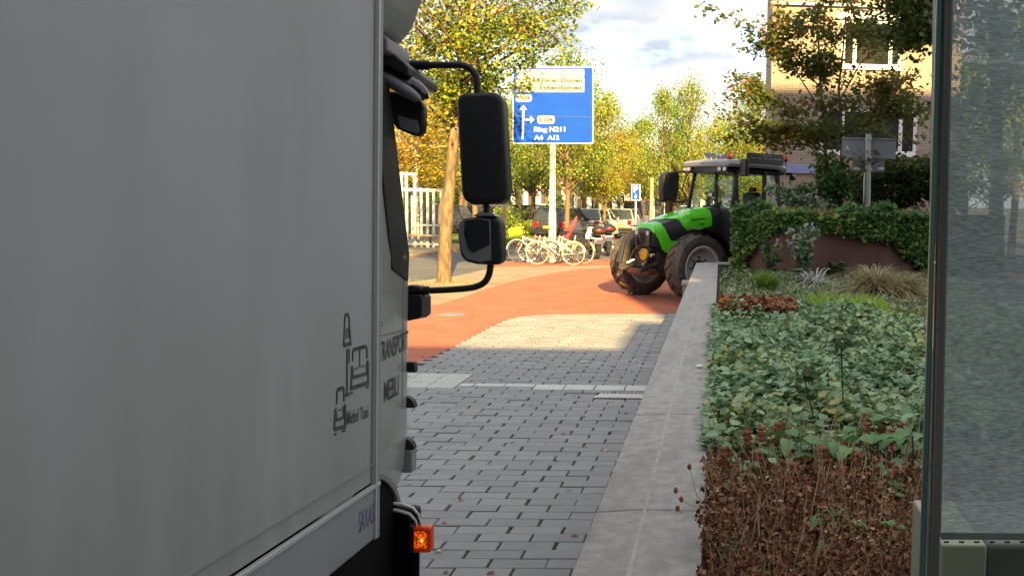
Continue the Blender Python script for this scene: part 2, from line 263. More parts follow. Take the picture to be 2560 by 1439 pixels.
# ---------------------------------------------------------------- mesh helpers
class MB:
    def __init__(s): s.v = []; s.f = []
    def add(s, vs, fs):
        o = len(s.v); s.v += [tuple(a) for a in vs]; s.f += [tuple(i+o for i in f) for f in fs]; return s
    def box(s, lo, hi, rot=None, piv=None):
        x0, y0, z0 = lo; x1, y1, z1 = hi
        vs_ = [Vector(p) for p in ((x0,y0,z0),(x1,y0,z0),(x1,y1,z0),(x0,y1,z0),(x0,y0,z1),(x1,y0,z1),(x1,y1,z1),(x0,y1,z1))]
        if rot is not None:
            c = Vector(piv) if piv is not None else (Vector(lo)+Vector(hi))/2; e = Euler(rot).to_matrix()
            vs_ = [e @ (p-c)+c for p in vs_]
        return s.add(vs_, [(0,3,2,1),(4,5,6,7),(0,1,5,4),(1,2,6,5),(2,3,7,6),(3,0,4,7)])
    def bar(s, a, b, w, h=None, up=(0, 0, 1)):
        a = Vector(a); b = Vector(b); h = h or w; d = (b-a).normalized(); u = Vector(up)
        if abs(d.dot(u)) > 0.98: u = Vector((1, 0, 0))
        sx = d.cross(u).normalized()*w/2; sy = sx.cross(d).normalized()*h/2
        vs_ = [a-sx-sy, a+sx-sy, a+sx+sy, a-sx+sy, b-sx-sy, b+sx-sy, b+sx+sy, b-sx+sy]
        return s.add(vs_, [(0,3,2,1),(4,5,6,7),(0,1,5,4),(1,2,6,5),(2,3,7,6),(3,0,4,7)])
    def tube(s, path, r, n=10, cap=True):
        P = [Vector(p) for p in path]; K = len(P); rs = r if isinstance(r, (list, tuple)) else [r]*K
        vs_ = []; prev = None
        for i, p in enumerate(P):
            d = (P[min(i+1, K-1)]-P[max(i-1, 0)]); d = d.normalized() if d.length > 1e-9 else Vector((0, 0, 1))
            if prev is None:
                u = d.orthogonal().normalized()
            else:
                u = (prev - d*prev.dot(d)); u = u.normalized() if u.length > 1e-6 else d.orthogonal().normalized()
            prev = u; v_ = d.cross(u)
            vs_ += [p+(u*math.cos(2*math.pi*k/n)+v_*math.sin(2*math.pi*k/n))*rs[i] for k in range(n)]
        fs = [(i*n+k, i*n+(k+1) % n, (i+1)*n+(k+1) % n, (i+1)*n+k) for i in range(K-1) for k in range(n)]
        if cap: fs += [tuple(range(n-1, -1, -1)), tuple(range((K-1)*n, K*n))]
        return s.add(vs_, fs)
    def cyl(s, a, b, r, n=20, r2=None): return s.tube([a, b], [r, r if r2 is None else r2], n)
    def lathe(s, prof, c=(0, 0, 0), axis='z', n=28, close=False):
        """prof: (radius, along axis)"""
        c = Vector(c); vs_ = []
        for (r, t) in prof:
            for k in range(n):
                a = 2*math.pi*k/n; p = (r*math.cos(a), r*math.sin(a), t)
                if axis == 'x': p = (p[2], p[0], p[1])
                elif axis == 'y': p = (p[1], p[2], p[0])
                vs_.append(Vector(p)+c)
        K = len(prof); fs = [(i*n+k, i*n+(k+1) % n, ((i+1) % K)*n+(k+1) % n, ((i+1) % K)*n+k) for i in range(K if close else K-1) for k in range(n)]
        return s.add(vs_, fs)
    def prism(s, poly, d):
        """planar polygon (3D points) given thickness by vector d"""
        P = [Vector(p) for p in poly]; d = Vector(d); n = len(P)
        return s.add(P+[p+d for p in P], [tuple(range(n-1, -1, -1)), tuple(range(n, 2*n))]+[(i, (i+1) % n, n+(i+1) % n, n+i) for i in range(n)])
    def loft(s, rings, cap=True):
        n = len(rings[0]); vs_ = [p for r_ in rings for p in r_]; K = len(rings)
        fs = [(i*n+k, i*n+(k+1) % n, (i+1)*n+(k+1) % n, (i+1)*n+k) for i in range(K-1) for k in range(n)]
        if cap: fs += [tuple(range(n-1, -1, -1)), tuple(range((K-1)*n, K*n))]
        return s.add(vs_, fs)
    def sphere(s, c, r, n=14, m=8):
        rx, ry, rz = r if isinstance(r, (tuple, list)) else (r, r, r); c = Vector(c)
        rings = []
        for i in range(m+1):
            t = math.pi*(0.02+0.96*i/m); rings.append([c+Vector((rx*math.sin(t)*math.cos(2*math.pi*k/n), ry*math.sin(t)*math.sin(2*math.pi*k/n), -rz*math.cos(t))) for k in range(n)])
        return s.loft(rings)
    def build(s, name, m, parent=None, bev=0, smooth=True, seg=2, fixn=True):
        me = bpy.data.meshes.new(name); me.from_pydata(s.v, [], s.f); me.validate()
        if fixn:
            import bmesh
            bm = bmesh.new(); bm.from_mesh(me); bmesh.ops.recalc_face_normals(bm, faces=bm.faces); bm.to_mesh(me); bm.free()
        me.materials.append(m)
        if smooth: me.shade_smooth(); me.set_sharp_from_angle(angle=R(38))
        o = bpy.data.objects.new(name, me); col.objects.link(o)
        if parent is not None: o.parent = parent
        if bev:
            b = o.modifiers.new('bevel', 'BEVEL'); b.width = bev; b.segments = seg; b.limit_method = 'ANGLE'; b.angle_limit = R(35)
        return o
def tag(o, label=None, cat=None, group=None, kind=None):
    if label: o['label'] = label
    if cat: o['category'] = cat
    if group: o['group'] = group
    if kind: o['kind'] = kind
    return o
def empty(name, loc=(0, 0, 0), rz=0.0):
    o = bpy.data.objects.new(name, None); col.objects.link(o); o.location = loc; o.rotation_euler = (0, 0, rz); o.empty_display_size = 0.2; return o
def kids(o): return [c for c in list(col.objects) if c.parent == o]
def copy_tree(o, parent=None):
    ch = kids(o); c = o.copy(); col.objects.link(c); c.parent = parent
    for k in ch: copy_tree(k, c)
    return c
_txt = {}
def text_geo(sx):
    if sx in _txt: return _txt[sx]
    thin = sx in ('Mebel Taxi', 'SAXAS', 'TRANSPORT', 'MEBLI', 'sp.')
    cu = bpy.data.curves.new('t', 'FONT'); cu.body = sx; cu.resolution_u = 3; cu.offset = 0.008 if thin else 0.03
    ob = bpy.data.objects.new('t', cu); col.objects.link(ob); dg = bpy.context.evaluated_depsgraph_get(); dg.update()
    me = bpy.data.meshes.new_from_object(ob.evaluated_get(dg)); bpy.data.objects.remove(ob)
    V = np.array([v.co[:] for v in me.vertices]); F = [tuple(p.vertices) for p in me.polygons]
    lo = V.min(0); hi = V.max(0); V[:, :2] = (V[:, :2]-lo[:2])/(hi[:2]-lo[:2]); _txt[sx] = (V, F); return _txt[sx]
def text(sx, o, ax, ay, name, m, parent=None):
    """text filling the rectangle with corner o and side vectors ax, ay"""
    V, F = text_geo(sx); o = Vector(o); ax = Vector(ax); ay = Vector(ay)
    me = bpy.data.meshes.new(name); me.from_pydata([o+ax*float(p[0])+ay*float(p[1]) for p in V], [], F); me.materials.append(m)
    ob = bpy.data.objects.new(name, me); col.objects.link(ob); ob.parent = parent; return ob

LEAF = {'diamond': ([(-.5, 0, 0), (0, -.30, .07), (.5, 0, -.06), (0, .30, .07)], [(0, 1, 2, 3)]),
        'oval': ([(-.5, 0, 0), (-.15, -.30, .07), (.25, -.24, .05), (.5, 0, -.08), (.25, .24, .05), (-.15, .30, .07)], [(0, 1, 2, 3), (0, 3, 4, 5)]),
        'ivy': ([(-.42, 0, 0), (-.45, -.32, .03), (-.05, -.5, -.04), (.05, -.25, .05), (.5, 0, -.1), (.05, .25, .05), (-.05, .5, -.04), (-.45, .32, .03), (0, 0, .02)],
                [(8, 0, 1, 2), (8, 2, 3, 4), (8, 4, 5, 6), (8, 6, 7, 0)]),
        'round': ([(-.48, 0, 0), (-.36, -.36, .06), (.05, -.48, .03), (.38, -.28, .02), (.5, 0, -.08), (.38, .28, .02), (.05, .48, .03), (-.36, .36, .06), (0, 0, -.03)],
                  [(8, 0, 1, 2), (8, 2, 3, 4), (8, 4, 5, 6), (8, 6, 7, 0)])}
def leaves(name, C, size, m, parent=None, shape='diamond', up=0.35, seed=0, bias=(0, 0, 0), var=0.4):
    rng = np.random.default_rng(seed); C = np.asarray(C, float); n = len(C)
    nv, nf = LEAF[shape]; nv = np.array(nv)
    nrm = rng.normal(size=(n, 3)); nrm /= np.linalg.norm(nrm, axis=1)[:, None]; nrm[:, 2] = np.abs(nrm[:, 2])
    nrm = nrm*(1-up)+np.array([bias[0], bias[1], up+bias[2]]); nrm /= np.linalg.norm(nrm, axis=1)[:, None]
    t = rng.normal(size=(n, 3)); t -= nrm*(t*nrm).sum(1)[:, None]; t /= np.linalg.norm(t, axis=1)[:, None]
    b = np.cross(nrm, t); s = (size*(1-var+2*var*rng.random(n)))[:, None, None]
    V = C[:, None, :]+s*(nv[None, :, 0:1]*t[:, None, :]+nv[None, :, 1:2]*b[:, None, :]+nv[None, :, 2:3]*nrm[:, None, :])
    k = len(nv); V = V.reshape(-1, 3); F = np.array(nf); FF = (F[None]+(np.arange(n)*k)[:, None, None]).reshape(-1, 4)
    return npmesh(name, V, FF, m, parent)
def npmesh(name, V, FF, m, parent=None):
    me = bpy.data.meshes.new(name); q = FF.shape[1]
    me.vertices.add(len(V)); me.vertices.foreach_set('co', np.ascontiguousarray(V, dtype=np.float32).ravel())
    me.loops.add(FF.size); me.loops.foreach_set('vertex_index', FF.ravel().astype(np.int32))
    me.polygons.add(len(FF)); me.polygons.foreach_set('loop_start', (np.arange(len(FF))*q).astype(np.int32))
    me.update(calc_edges=True); me.materials.append(m)
    o = bpy.data.objects.new(name, me); col.objects.link(o)
    if parent is not None: o.parent = parent
    return o
def blades(name, roots, length, m, parent=None, seed=0, spread=0.5, width=0.006, droop=0.6, direction=None, segs=4):
    """curved tapering grass blades"""
    rng = np.random.default_rng(seed); roots = np.asarray(roots, float); n = len(roots)
    a = rng.random(n)*2*math.pi; tilt = rng.random(n)*spread
    d = np.stack([np.cos(a)*np.sin(tilt), np.sin(a)*np.sin(tilt), np.cos(tilt)], 1)
    if direction is not None: d = d+np.array(direction); d /= np.linalg.norm(d, axis=1)[:, None]
    Ln = length*(0.55+0.6*rng.random(n)); h = d.copy(); h[:, 2] = 0; h /= (np.linalg.norm(h, axis=1)[:, None]+1e-6)
    side = np.stack([-h[:, 1], h[:, 0], np.zeros(n)], 1)
    V = []
    for k in range(segs+1):
        t = k/segs; p = roots+d*(Ln*t)[:, None]+(h*0.5-np.array([0, 0, 1.0]))*(droop*Ln*t*t*0.6)[:, None]
        wd = width*(1-t*0.9); V.append(p-side*wd); V.append(p+side*wd)
    V = np.stack(V, 1); kv = 2*(segs+1); base = (np.arange(n)*kv)[:, None]
    F = np.concatenate([base+np.array([[2*k, 2*k+1, 2*k+3, 2*k+2]]) for k in range(segs)], 1).reshape(-1, 4)
    return npmesh(name, V.reshape(-1, 3), F, m, parent)
def polyline_in(poly, x, y):
    ins = False; n = len(poly); j = n-1
    for i in range(n):
        xi, yi = poly[i][0], poly[i][1]; xj, yj = poly[j][0], poly[j][1]
        if (yi > y) != (yj > y) and x < (xj-xi)*(y-yi)/(yj-yi)+xi: ins = not ins
        j = i
    return ins
def sheet(name, pts, z, m, thick=0.05):
    return MB().prism([(p[0], p[1], z-thick) for p in pts], (0, 0, thick)).build(name, m, smooth=False)

# ================================================================ ground
rnd = random.Random(7)
tag(MB().box((-260, -60, -0.35), (260, 700, -0.06)).build('ground', M['asphalt'], smooth=False), kind='structure')
RW, RD = 0.326, 0.143                       # paver size with joint
Y0 = gnd(1300, 1245).y
WX0, WX1, WH = -0.464, -0.046, 0.855        # wall left face, right face, height
bnd_px = [(985, 945), (1020, 920), (1065, 897), (1130, 869), (1165, 850), (1200, 831), (1235, 812), (1268, 798), (1300, 791), (1345, 787), (1400, 785), (1500, 784), (1700, 783), (1900, 783)]
bnd = [gnd(*p) for p in bnd_px]
bedpoly = [(-5.2, 2.0), (-5.2, bnd[0].y-0.4)]+[(p.x, p.y) for p in bnd[:-1]]+[(WX1-.1, bnd[-2].y), (WX1-.1, 2.0)]
pave = tag(sheet('pavement', bedpoly, -0.014, M['joint']), kind='structure')
redpoly = [(p.x, p.y) for p in bnd]+[(1.2, 18.2), (9, 18.2)]
redpoly = [(bnd[0].x-3.0, bnd[0].y-2.6)]+[(p.x, p.y) for p in bnd]+[(9, bnd[-1].y)]
up_px = [(1520, 668), (1440, 673), (1395, 681), (1330, 692), (1290, 701), (1250, 712), (1200, 728), (1160, 742), (1100, 760), (1020, 772), (900, 790)]
upp = [gnd(*p) for p in up_px]
redpoly += [(9, upp[0].y)]+[(p.x, p.y) for p in upp]
tag(sheet('cycle_path', redpoly, 0.004, M['red_path'], 0.06), kind='structure')
# sandy paving between cycle path and road
tanpoly = [(p.x, p.y) for p in upp[::-1]]+[(gnd(1540, 668).x, upp[0].y)]+[tuple(gnd(1500, 664)[:2]), tuple(gnd(1240, 667)[:2]), tuple(gnd(1140, 690)[:2]), tuple(gnd(1015, 706)[:2]), tuple(gnd(900, 715)[:2])]
tag(sheet('footway', tanpoly, 0.0, M['tan'], 0.05), kind='structure')
red2 = [tuple(gnd(*p)[:2]) for p in [(1240, 667), (1500, 664), (1700, 664), (1700, 646), (1500, 648), (1290, 652), (1225, 655)]]
tag(sheet('cycle_crossing', red2, 0.0, M['red_path'], 0.05), kind='structure')
tag(sheet('far_kerb', [tuple(gnd(*p)[:2]) for p in [(900, 660), (1020, 642), (1115, 626), (1240, 612), (1240, 600), (1115, 612), (1010, 622), (900, 636)]], 0.03, M['tan'], 0.09), kind='structure')
tag(sheet('grass_verge', [tuple(gnd(*p)[:2]) for p in [(1225, 605), (1345, 598), (1400, 594), (1400, 562), (1120, 562), (1120, 605)]], 0.06, M['grass'], 0.12), kind='structure')
# white tactile strip, tactile tiles, drain
def row(y): return Y0+round((y-Y0)/RD)*RD
SY = row(gnd(1480, 973).y); specials = []
def slab(name, x0, x1, y0, y1, m, z=0.004, parent=None, ribs=0):
    mb = MB().box((x0+.004, y0+.004, -0.05), (x1-.004, y1-.004, z))
    for k in range(ribs):
        xx = x0+(k+.5)*(x1-x0)/ribs; mb.box((xx-.012, y0+.012, z), (xx+.012, y1-.012, z+.006))
    return mb.build(name, m, parent, bev=0.004, smooth=False)
xr = WX0; k = 0
xs = gnd(1640, 965).x
for i in range(6):
    x1 = xs-i*0.325; wide = i < 4
    y0, y1 = (SY, SY+2*RD) if wide else (SY+RD*.6, SY+2*RD-.02)
    if not wide: y0, y1 = SY+RD, SY+2*RD
    slab('white_tile', x1-.32, x1, y0, y1, M['white_tile'], 0.005+rnd.uniform(0, .003), pave); specials.append((x1-.33, x1, y0, y1))
xl = xs-6*0.325-.16
slab('white_tile', xl, xl+.155, SY+RD, SY+2*RD, M['white_tile'], 0.004, pave); specials.append((xl, xl+.16, SY+RD, SY+2*RD))
for i in range(5):
    for j in range(3):
        x1 = xl-.01-i*.30; y0 = SY+(j)*.286
        slab('tactile_tile', x1-.30, x1, y0, y0+.286, M['white_tile'], 0.004, pave, ribs=6); specials.append((x1-.30, x1, y0, y0+.286))
gy = row(gnd(1550, 996).y); gx0, gx1 = gnd(1487, 990).x, WX0+.1
specials.append((gx0, gx1, gy, gy+2*RD))
dr = empty('drain_grate', (0, 0, 0)); tag(dr, 'narrow slotted metal drain grate in the pavers beside the low wall', 'drain grate')
MB().box((gx0, gy, -.05), (gx1, gy+2*RD, -.008)).build('tray', M['blackhole'], dr, smooth=False)
MB().box((gx0, gy, -.008), (gx1, gy+.02, .004)).box((gx0, gy+2*RD-.02, -.008), (gx1, gy+2*RD, .004)).build('rim', M['rust'], dr, smooth=False)
nb = int((gx1-gx0)/.042)
me_b = None
for i in range(nb):
    x = gx0+.02+i*.042
    if me_b is None:
        ob = MB().box((0, gy+.03, -.01), (.024, gy+2*RD-.03, .006), rot=(0, 0, -.25)).build('grate_bar', M['chrome'], dr, smooth=False); me_b = ob.data; ob.location.x = x; ob.data.materials[0] = M['white']
    else:
        ob = bpy.data.objects.new('grate_bar', me_b); col.objects.link(ob); ob.parent = dr; ob.location.x = x
# pavers
proto = []
for k in range(6):
    jx = .012+.004*(k % 3)
    mb = MB(); a = .004; x0, x1, y0, y1 = jx/2, RW-jx/2, .003, RD-.003
    b0 = [(x0, y0, -.05), (x1, y0, -.05), (x1, y1, -.05), (x0, y1, -.05)]; b1 = [(x0, y0, -a), (x1, y0, -a), (x1, y1, -a), (x0, y1, -a)]
    b2 = [(x0+a, y0+a, 0), (x1-a, y0+a, 0), (x1-a, y1-a, 0), (x0+a, y1-a, 0)]
    mb.loft([b0, b1, b2])
    me = bpy.data.meshes.new('paver'); me.from_pydata(mb.v, [], mb.f); me.materials.append(M['paver']); proto.append((me, mb))
pvm = []
for k, c in enumerate([(0.262, 0.262, 0.265), (0.242, 0.243, 0.247), (0.282, 0.28, 0.28)]):
    pvm.append(mat('grey_concrete_paver', c, 0.88, var=0.12, vscale=3.5, dirt_or_shade=(0.16, 0.155, 0.15, 0.35), dscale=(7, 7, 7), bump=0.4, bscale=160))
for k, (me, mb) in enumerate(proto): me.materials[0] = pvm[k % 3]
cells = []
ph = gnd(1384, 1247).x-RW*20
j0 = int((2.2-Y0)/RD); j1 = int((18.4-Y0)/RD)
for j in range(j0, j1+1):
    y = Y0+j*RD
    for i in range(0, 36):
        x = ph+i*RW+(RW/2 if j % 2 else 0)+rnd.uniform(-.006, .006)
        if x > WX0-.02 or x < -5.1: continue
        if any(x < s[1]-.01 and x+RW > s[0]+.01 and y < s[3]-.01 and y+RD > s[2]+.01 for s in specials):
            if not any(x+RW*.5 < s[1] and x+RW*.5 > s[0] and y < s[3]-.01 and y+RD > s[2]+.01 for s in specials):
                pass
            # cut to what is free
            lo, hi = x, min(x+RW, WX0-.005)
            for s in specials:
                if y < s[3]-.01 and y+RD > s[2]+.01:
                    if s[0] <= lo+.001 and s[1] > lo: lo = s[1]
                    if s[1] >= hi-.001 and s[0] < hi: hi = s[0]
            if hi-lo > .03 and not any(lo < s[1]-.02 and hi > s[0]+.02 and y < s[3]-.01 and y+RD > s[2]+.01 for s in specials):
                cells.append((y, lo, hi-lo, True))
            continue
        if x+RW > WX0: continue
        if not polyline_in(bedpoly, x+RW*.5, y+RD*.5): continue
        cells.append((y, x, RW, False))
vis = [c for c in cells if c[0] > 5.0 and c[1]+c[2] > -0.318*c[0]-.02 and c[1] < -0.30-.03*c[0] and not c[3]]
vis.sort(); near = set(vis[:292])
for c in near:
    o = bpy.data.objects.new('paver', rnd.choice(proto)[0]); col.objects.link(o); o.parent = pave
    o.location = (c[1], c[0], rnd.gauss(0, .0022)); o.rotation_euler = (rnd.gauss(0, .006), rnd.gauss(0, .004), rnd.gauss(0, .006))
rest = MB()
for c in cells:
    if c in near: continue
    y, x, wd, cut = c; z = rnd.gauss(0, .002); jx = .008; a = .004
    x0, x1, y0, y1 = x+jx, x+wd-jx, y+.003, y+RD-.003
    rest.loft([[(x0, y0, -.04), (x1, y0, -.04), (x1, y1, -.04), (x0, y1, -.04)], [(x0, y0, z-a), (x1, y0, z-a), (x1, y1, z-a), (x0, y1, z-a)], [(x0+a, y0+a, z), (x1-a, y0+a, z), (x1-a, y1-a, z), (x0+a, y1-a, z)]])
tag(rest.build('far_pavers', M['paver'], pave, smooth=False), kind='stuff')

# ================================================================ low concrete wall and planter
wall = empty('garden_wall', (0, 0, 0)); tag(wall, 'low pale concrete wall with flat top between the pavers and the planting', 'wall')
cuts = [1.2, 3.78, 5.51, 7.18, 9.1, 11.2, 13.9, 16.6, 19.0]
for a, b in zip(cuts[:-1], cuts[1:]):
    g = .004
    xm = (WX0+WX1)/2-.02
    prof = [(WX0, 0), (WX1, 0), (WX1, WH-.004), (xm+.02, WH), (xm-.02, WH), (WX0, WH-.012)]
    MB().prism([(x, a+g, z) for x, z in prof], (0, b-a-2*g, 0)).build('wall_block', M['concrete'], wall, bev=.006)
MB().box((xm-.007, 1.2, WH-.002), (xm+.007, 18.99, WH+.0008)).build('crown_line', M['concrete_pale'], wall, smooth=False)
MB().box((WX1+.003, 18.75, .0), (.34, 18.997, WH-.03)).build('return_wall', M['concrete'], wall, bev=.004)
MB().box((WX1+.003, 18.70, WH-.028), (.36, 19.0, WH+.01)).build('coping', M['concrete_pale'], wall, bev=.004)
pier = empty('wall_pier', (0, 0, 0)); tag(pier, 'short concrete pier with overhanging cap at the far end of the low wall', 'pier')
MB().box((-.69, 18.4, 0), (WX0-.003, 18.85, .46)).build('pier_body', M['concrete'], pier, bev=.006)
MB().box((-.715, 18.36, .462), (WX0-.003, 18.87, .525)).build('cap', M['concrete_pale'], pier, bev=.01)
tag(MB().box((WX1+.003, 2.3, 0.0), (6.5, 18.74, 0.70)).build('planter_soil', M['soil'], smooth=False), kind='structure')
# ivy strands and pebble on the wall
rng = np.random.default_rng(3)
def xr_at(y): return 0.235*y+1.15
# leafy ground cover
def cover_pts(n, y0, y1, zf, edge=-.10):
    P = []
    while len(P) < n:
        y = y0+(y1-y0)*rng.random(); x = edge+(xr_at(y)-edge)*rng.random()
        P.append((x, y, zf(x, y)))
    return np.array(P)
def hump(x, y): return .80+.06*math.sin(2.3*x+1.1*y)+.05*math.sin(4.1*x-2.3*y+1)+.04*math.sin(9*x+7*y)+.03*math.sin(17*x-13*y)
def zc(x, y):
    h = hump(x, y)+.045*rng.normal()
    if x < .0: h = min(h, WH+.03+.03*rng.random()+(x+.1)*.2)
    return max(h, WH-.06)
P = cover_pts(52000, 4.75, 10.9, zc, -.07)
P = P[(P[:, 0] > -.02) | (rng.random(len(P)) < .35)]
bare = np.array([[1.05, 6.3, .22], [1.3, 7.3, .16], [.62, 5.15, .16], [1.45, 6.0, .14]])
keep = np.ones(len(P), bool)
for bx, by, br in bare: keep &= ~(((P[:, 0]-bx)**2+(P[:, 1]-by)**2 < br*br) & (rng.random(len(P)) < .75))
P = P[keep]
P2 = cover_pts(1500, 4.15, 4.85, lambda x, y: .76+.14*rng.random(), .0); P2 = P2[rng.random(len(P2)) < (P2[:, 1]-4.0)/.9]; P = np.concatenate([P, P2])
o = leaves('ground_cover', P, .043, LM['cover'], shape='round', up=.5, seed=5, var=.6); tag(o, 'dense grey-green leafy ground cover filling the planter behind the low wall', 'ground cover', kind='stuff')
o = leaves('trailing_ivy', np.array([(WX1+.02-abs(rng.normal())*.035, y, WH+.012+.02*rng.random()) for y in 4.7+6.6*rng.random(520)]), .045, LM['cover'], shape='ivy', up=.6, seed=6)
tag(o, 'small ivy leaves creeping from the planting over the edge of the wall top', 'ivy', kind='stuff')
mb = MB()
for k in range(26):
    y = 4.9+6.5*rnd.random(); x = WX1+.01; L_ = .06+.14*rnd.random(); s = rnd.uniform(-.3, .3)
    mb.tube([(x, y, WH+.01), (x-L_*.5, y+s*L_*.5, WH+.022), (x-L_, y+s*L_, WH+.012)], [.0022, .0018, .001], 5)
tag(mb.build('ivy_runners', M['dry_stem']), 'thin bare ivy runners reaching across the top of the low wall', 'runners', kind='stuff')
tag(MB().sphere((WX1-.09, 7.05, WH+.012), (.03, .022, .012)).build('white_pebble', M['white']), 'small white pebble lying on top of the low wall by the ivy', 'pebble')
# dead undergrowth patches and leaf litter
o = leaves('dead_litter', cover_pts(2600, 4.7, 8.0, lambda x, y: .76+.05*rng.random()), .05, LM['brown'], shape='oval', up=.5, seed=8); tag(o, 'dead brown leaves showing through gaps in the ground cover', 'leaf litter', kind='stuff')
o = leaves('fallen_leaves', np.array([(.0+.85*rng.random(), 10.6+1.2*rng.random(), .84+.1*rng.random()) for _ in range(900)]), .075, LM['rusty'], shape='oval', up=.4, seed=9); tag(o, 'patch of rust-brown leaves between the grey-green cover and the grasses', 'fallen leaves', kind='stuff')
# grasses and herbs behind the cover
def scatter(n, y0, y1, z, x0=.0, x1=None):
    y = y0+(y1-y0)*rng.random(n); x = x0+((x1 if x1 is not None else 0)-x0)*rng.random(n) if x1 is not None else x0+(.235*y+.4-x0)*rng.random(n)
    return np.stack([x, y, np.full(n, z)], 1)
tag(blades('green_grass', scatter(6500, 10.9, 17.3, .70), .22, LM['grassb'], seed=11, spread=.6, width=.008), 'soft green grass growing in the far half of the planter', 'grass', kind='stuff')
tag(blades('dry_grass', scatter(1800, 11.5, 16.8, .72), .30, LM['straw'], seed=12, spread=.7, width=.006), 'dry straw-coloured grass mixed into the planting', 'grass', kind='stuff')
tag(leaves('herb_leaves', scatter(4200, 11.2, 17.0, .76)+np.array([0, 0, 1])*(rng.random(4200)*.12)[:, None], .06, LM['sage'], shape='oval', up=.3, seed=13), 'low sage-green herbs among the grasses of the planter', 'herbs', kind='stuff')
tag(leaves('dark_herb_leaves', scatter(2600, 15.0, 17.2, .74)+np.array([0, 0, 1])*(rng.random(2600)*.14)[:, None], .06, LM['deep'], shape='oval', up=.3, seed=14), 'dark green herbs at the foot of the red-brown wall', 'herbs', kind='stuff')
def tussock(u, v, Y, hgt, n, m, label, spread=1.1, seed=1, droop=.9, direction=None, width=.006):
    b = at(u, v, Y); r = empty('grass_tussock', (b.x, b.y, .78)); tag(r, label, 'grass tussock')
    g = np.random.default_rng(seed); roots = np.stack([g.normal(size=n)*.06, g.normal(size=n)*.06, np.zeros(n)], 1)
    blades('blade_tuft', roots, hgt, m, r, seed=seed, spread=spread, droop=droop, width=width, direction=direction, segs=6)
tussock(2185, 760, 13.4, .85, 1700, LM['straw'], 'large drooping straw-coloured grass tussock left of the shelter glass', seed=21, spread=1.3, width=.008)
tussock(2250, 755, 13.2, .75, 1100, LM['straw'], 'pale straw grass tussock half behind the shelter post', seed=22, spread=1.3, direction=(.3, 0, 0))
tussock(2030, 720, 15.2, .62, 70, M['white_tile'], 'tuft of broad bleached strap leaves in front of the red-brown wall', seed=23, spread=1.2, width=.014, droop=1.1)
tussock(1915, 745, 13.8, .6, 420, LM['grassb'], 'upright green grass tussock close to the low wall', seed=24, spread=.5)
tag(blades('bright_grass', np.array([(1.05+.9*a, 11.0+1.5*b, .76) for a, b in rng.random((1800, 2))]), .26, LM['bright'], seed=91, spread=.5, width=.008), 'patch of fresh bright green grass in the middle of the planter', 'grass', kind='stuff')
# lilac-flowering grey shrub in front of the red wall
def herb(u, v, Y, hgt, wid, n, leaf, lm, label, cat, seed, flowers=0, stems=9, name='shrub', z0=.74):
    b = at(u, v, Y); r = empty(name, (b.x, b.y, z0)); tag(r, label, cat)
    g = np.random.default_rng(seed); mb = MB(); pts = []; tips = []
    for k in range(stems):
        a = g.random()*6.28; q = wid*(.3+.7*g.random()); h = hgt*(.6+.4*g.random())
        pth = [Vector((0, 0, 0)), Vector((math.cos(a)*q*.35, math.sin(a)*q*.35, h*.5)), Vector((math.cos(a)*q, math.sin(a)*q, h))]
        mb.tube(pth, [.009, .006, .003], 5); tips.append(pth[2])
        for i in range(n//stems):
            t = .2+.8*g.random(); p = pth[0].lerp(pth[1], t*2) if t < .5 else pth[1].lerp(pth[2], t*2-1)
            pts.append((p.x+g.normal()*wid*.13, p.y+g.normal()*wid*.13, p.z+g.normal()*.04))
    mb.build('stem', M['bark_young'], r)
    leaves('foliage', pts, leaf, lm, r, shape='oval', up=.25, seed=seed)
    for k in range(flowers):
        fb = MB(); t = tips[k]
        for i in range(14): fb.sphere((t.x+g.normal()*.012, t.y+g.normal()*.012, t.z+i*.007), .012, 6, 4)
        fb.build('flower_spike', M['petal'], r)
    return r
herb(2010, 640, 16.6, 1.0, .45, 420, .10, LM['sage'], 'tall loose grey-leaved shrub with lilac flowers in front of the red-brown wall', 'shrub', 31, flowers=3)
herb(1925, 640, 16.9, .75, .35, 170, .08, LM['ivy'], 'green herb with two lilac flower heads at the left end of the red-brown wall', 'shrub', 32, flowers=2)
herb(2095, 690, 16.2, .32, .25, 320, .10, LM['deep'], 'low dark blue-green rosette at the centre foot of the red-brown wall', 'plant', 33)
# two tall dark flower stalks rising from the cover
for (u0, v0, u1, v1, Y, lab) in [(2110, 1095, 2103, 860, 5.6, 'straight dark bare flower stalk, the right one of two in the ground cover'), (2062, 1110, 2008, 935, 5.4, 'slanting dark bare flower stalk, the left one of two in the ground cover')]:
    a = at(u0, v0, Y); b = at(u1, v1, Y); r = empty('flower_stalk', a-Vector((0, 0, .12))); tag(r, lab, 'flower stalk'); d = b-a+Vector((0, 0, .12))
    MB().tube([(0, 0, 0), d*.5+Vector((.004, 0, 0)), d], [.006, .005, .004], 6).build('stem', M['green_stem'], r)
    g = np.random.default_rng(int(u0)); leaves('wilted_leaf_tuft', [(d.x+g.normal()*.05, d.y+g.normal()*.05, d.z+g.normal()*.035) for _ in range(40)], .05, LM['deep'], r, shape='oval', seed=int(u0))['kind'] = 'stuff'
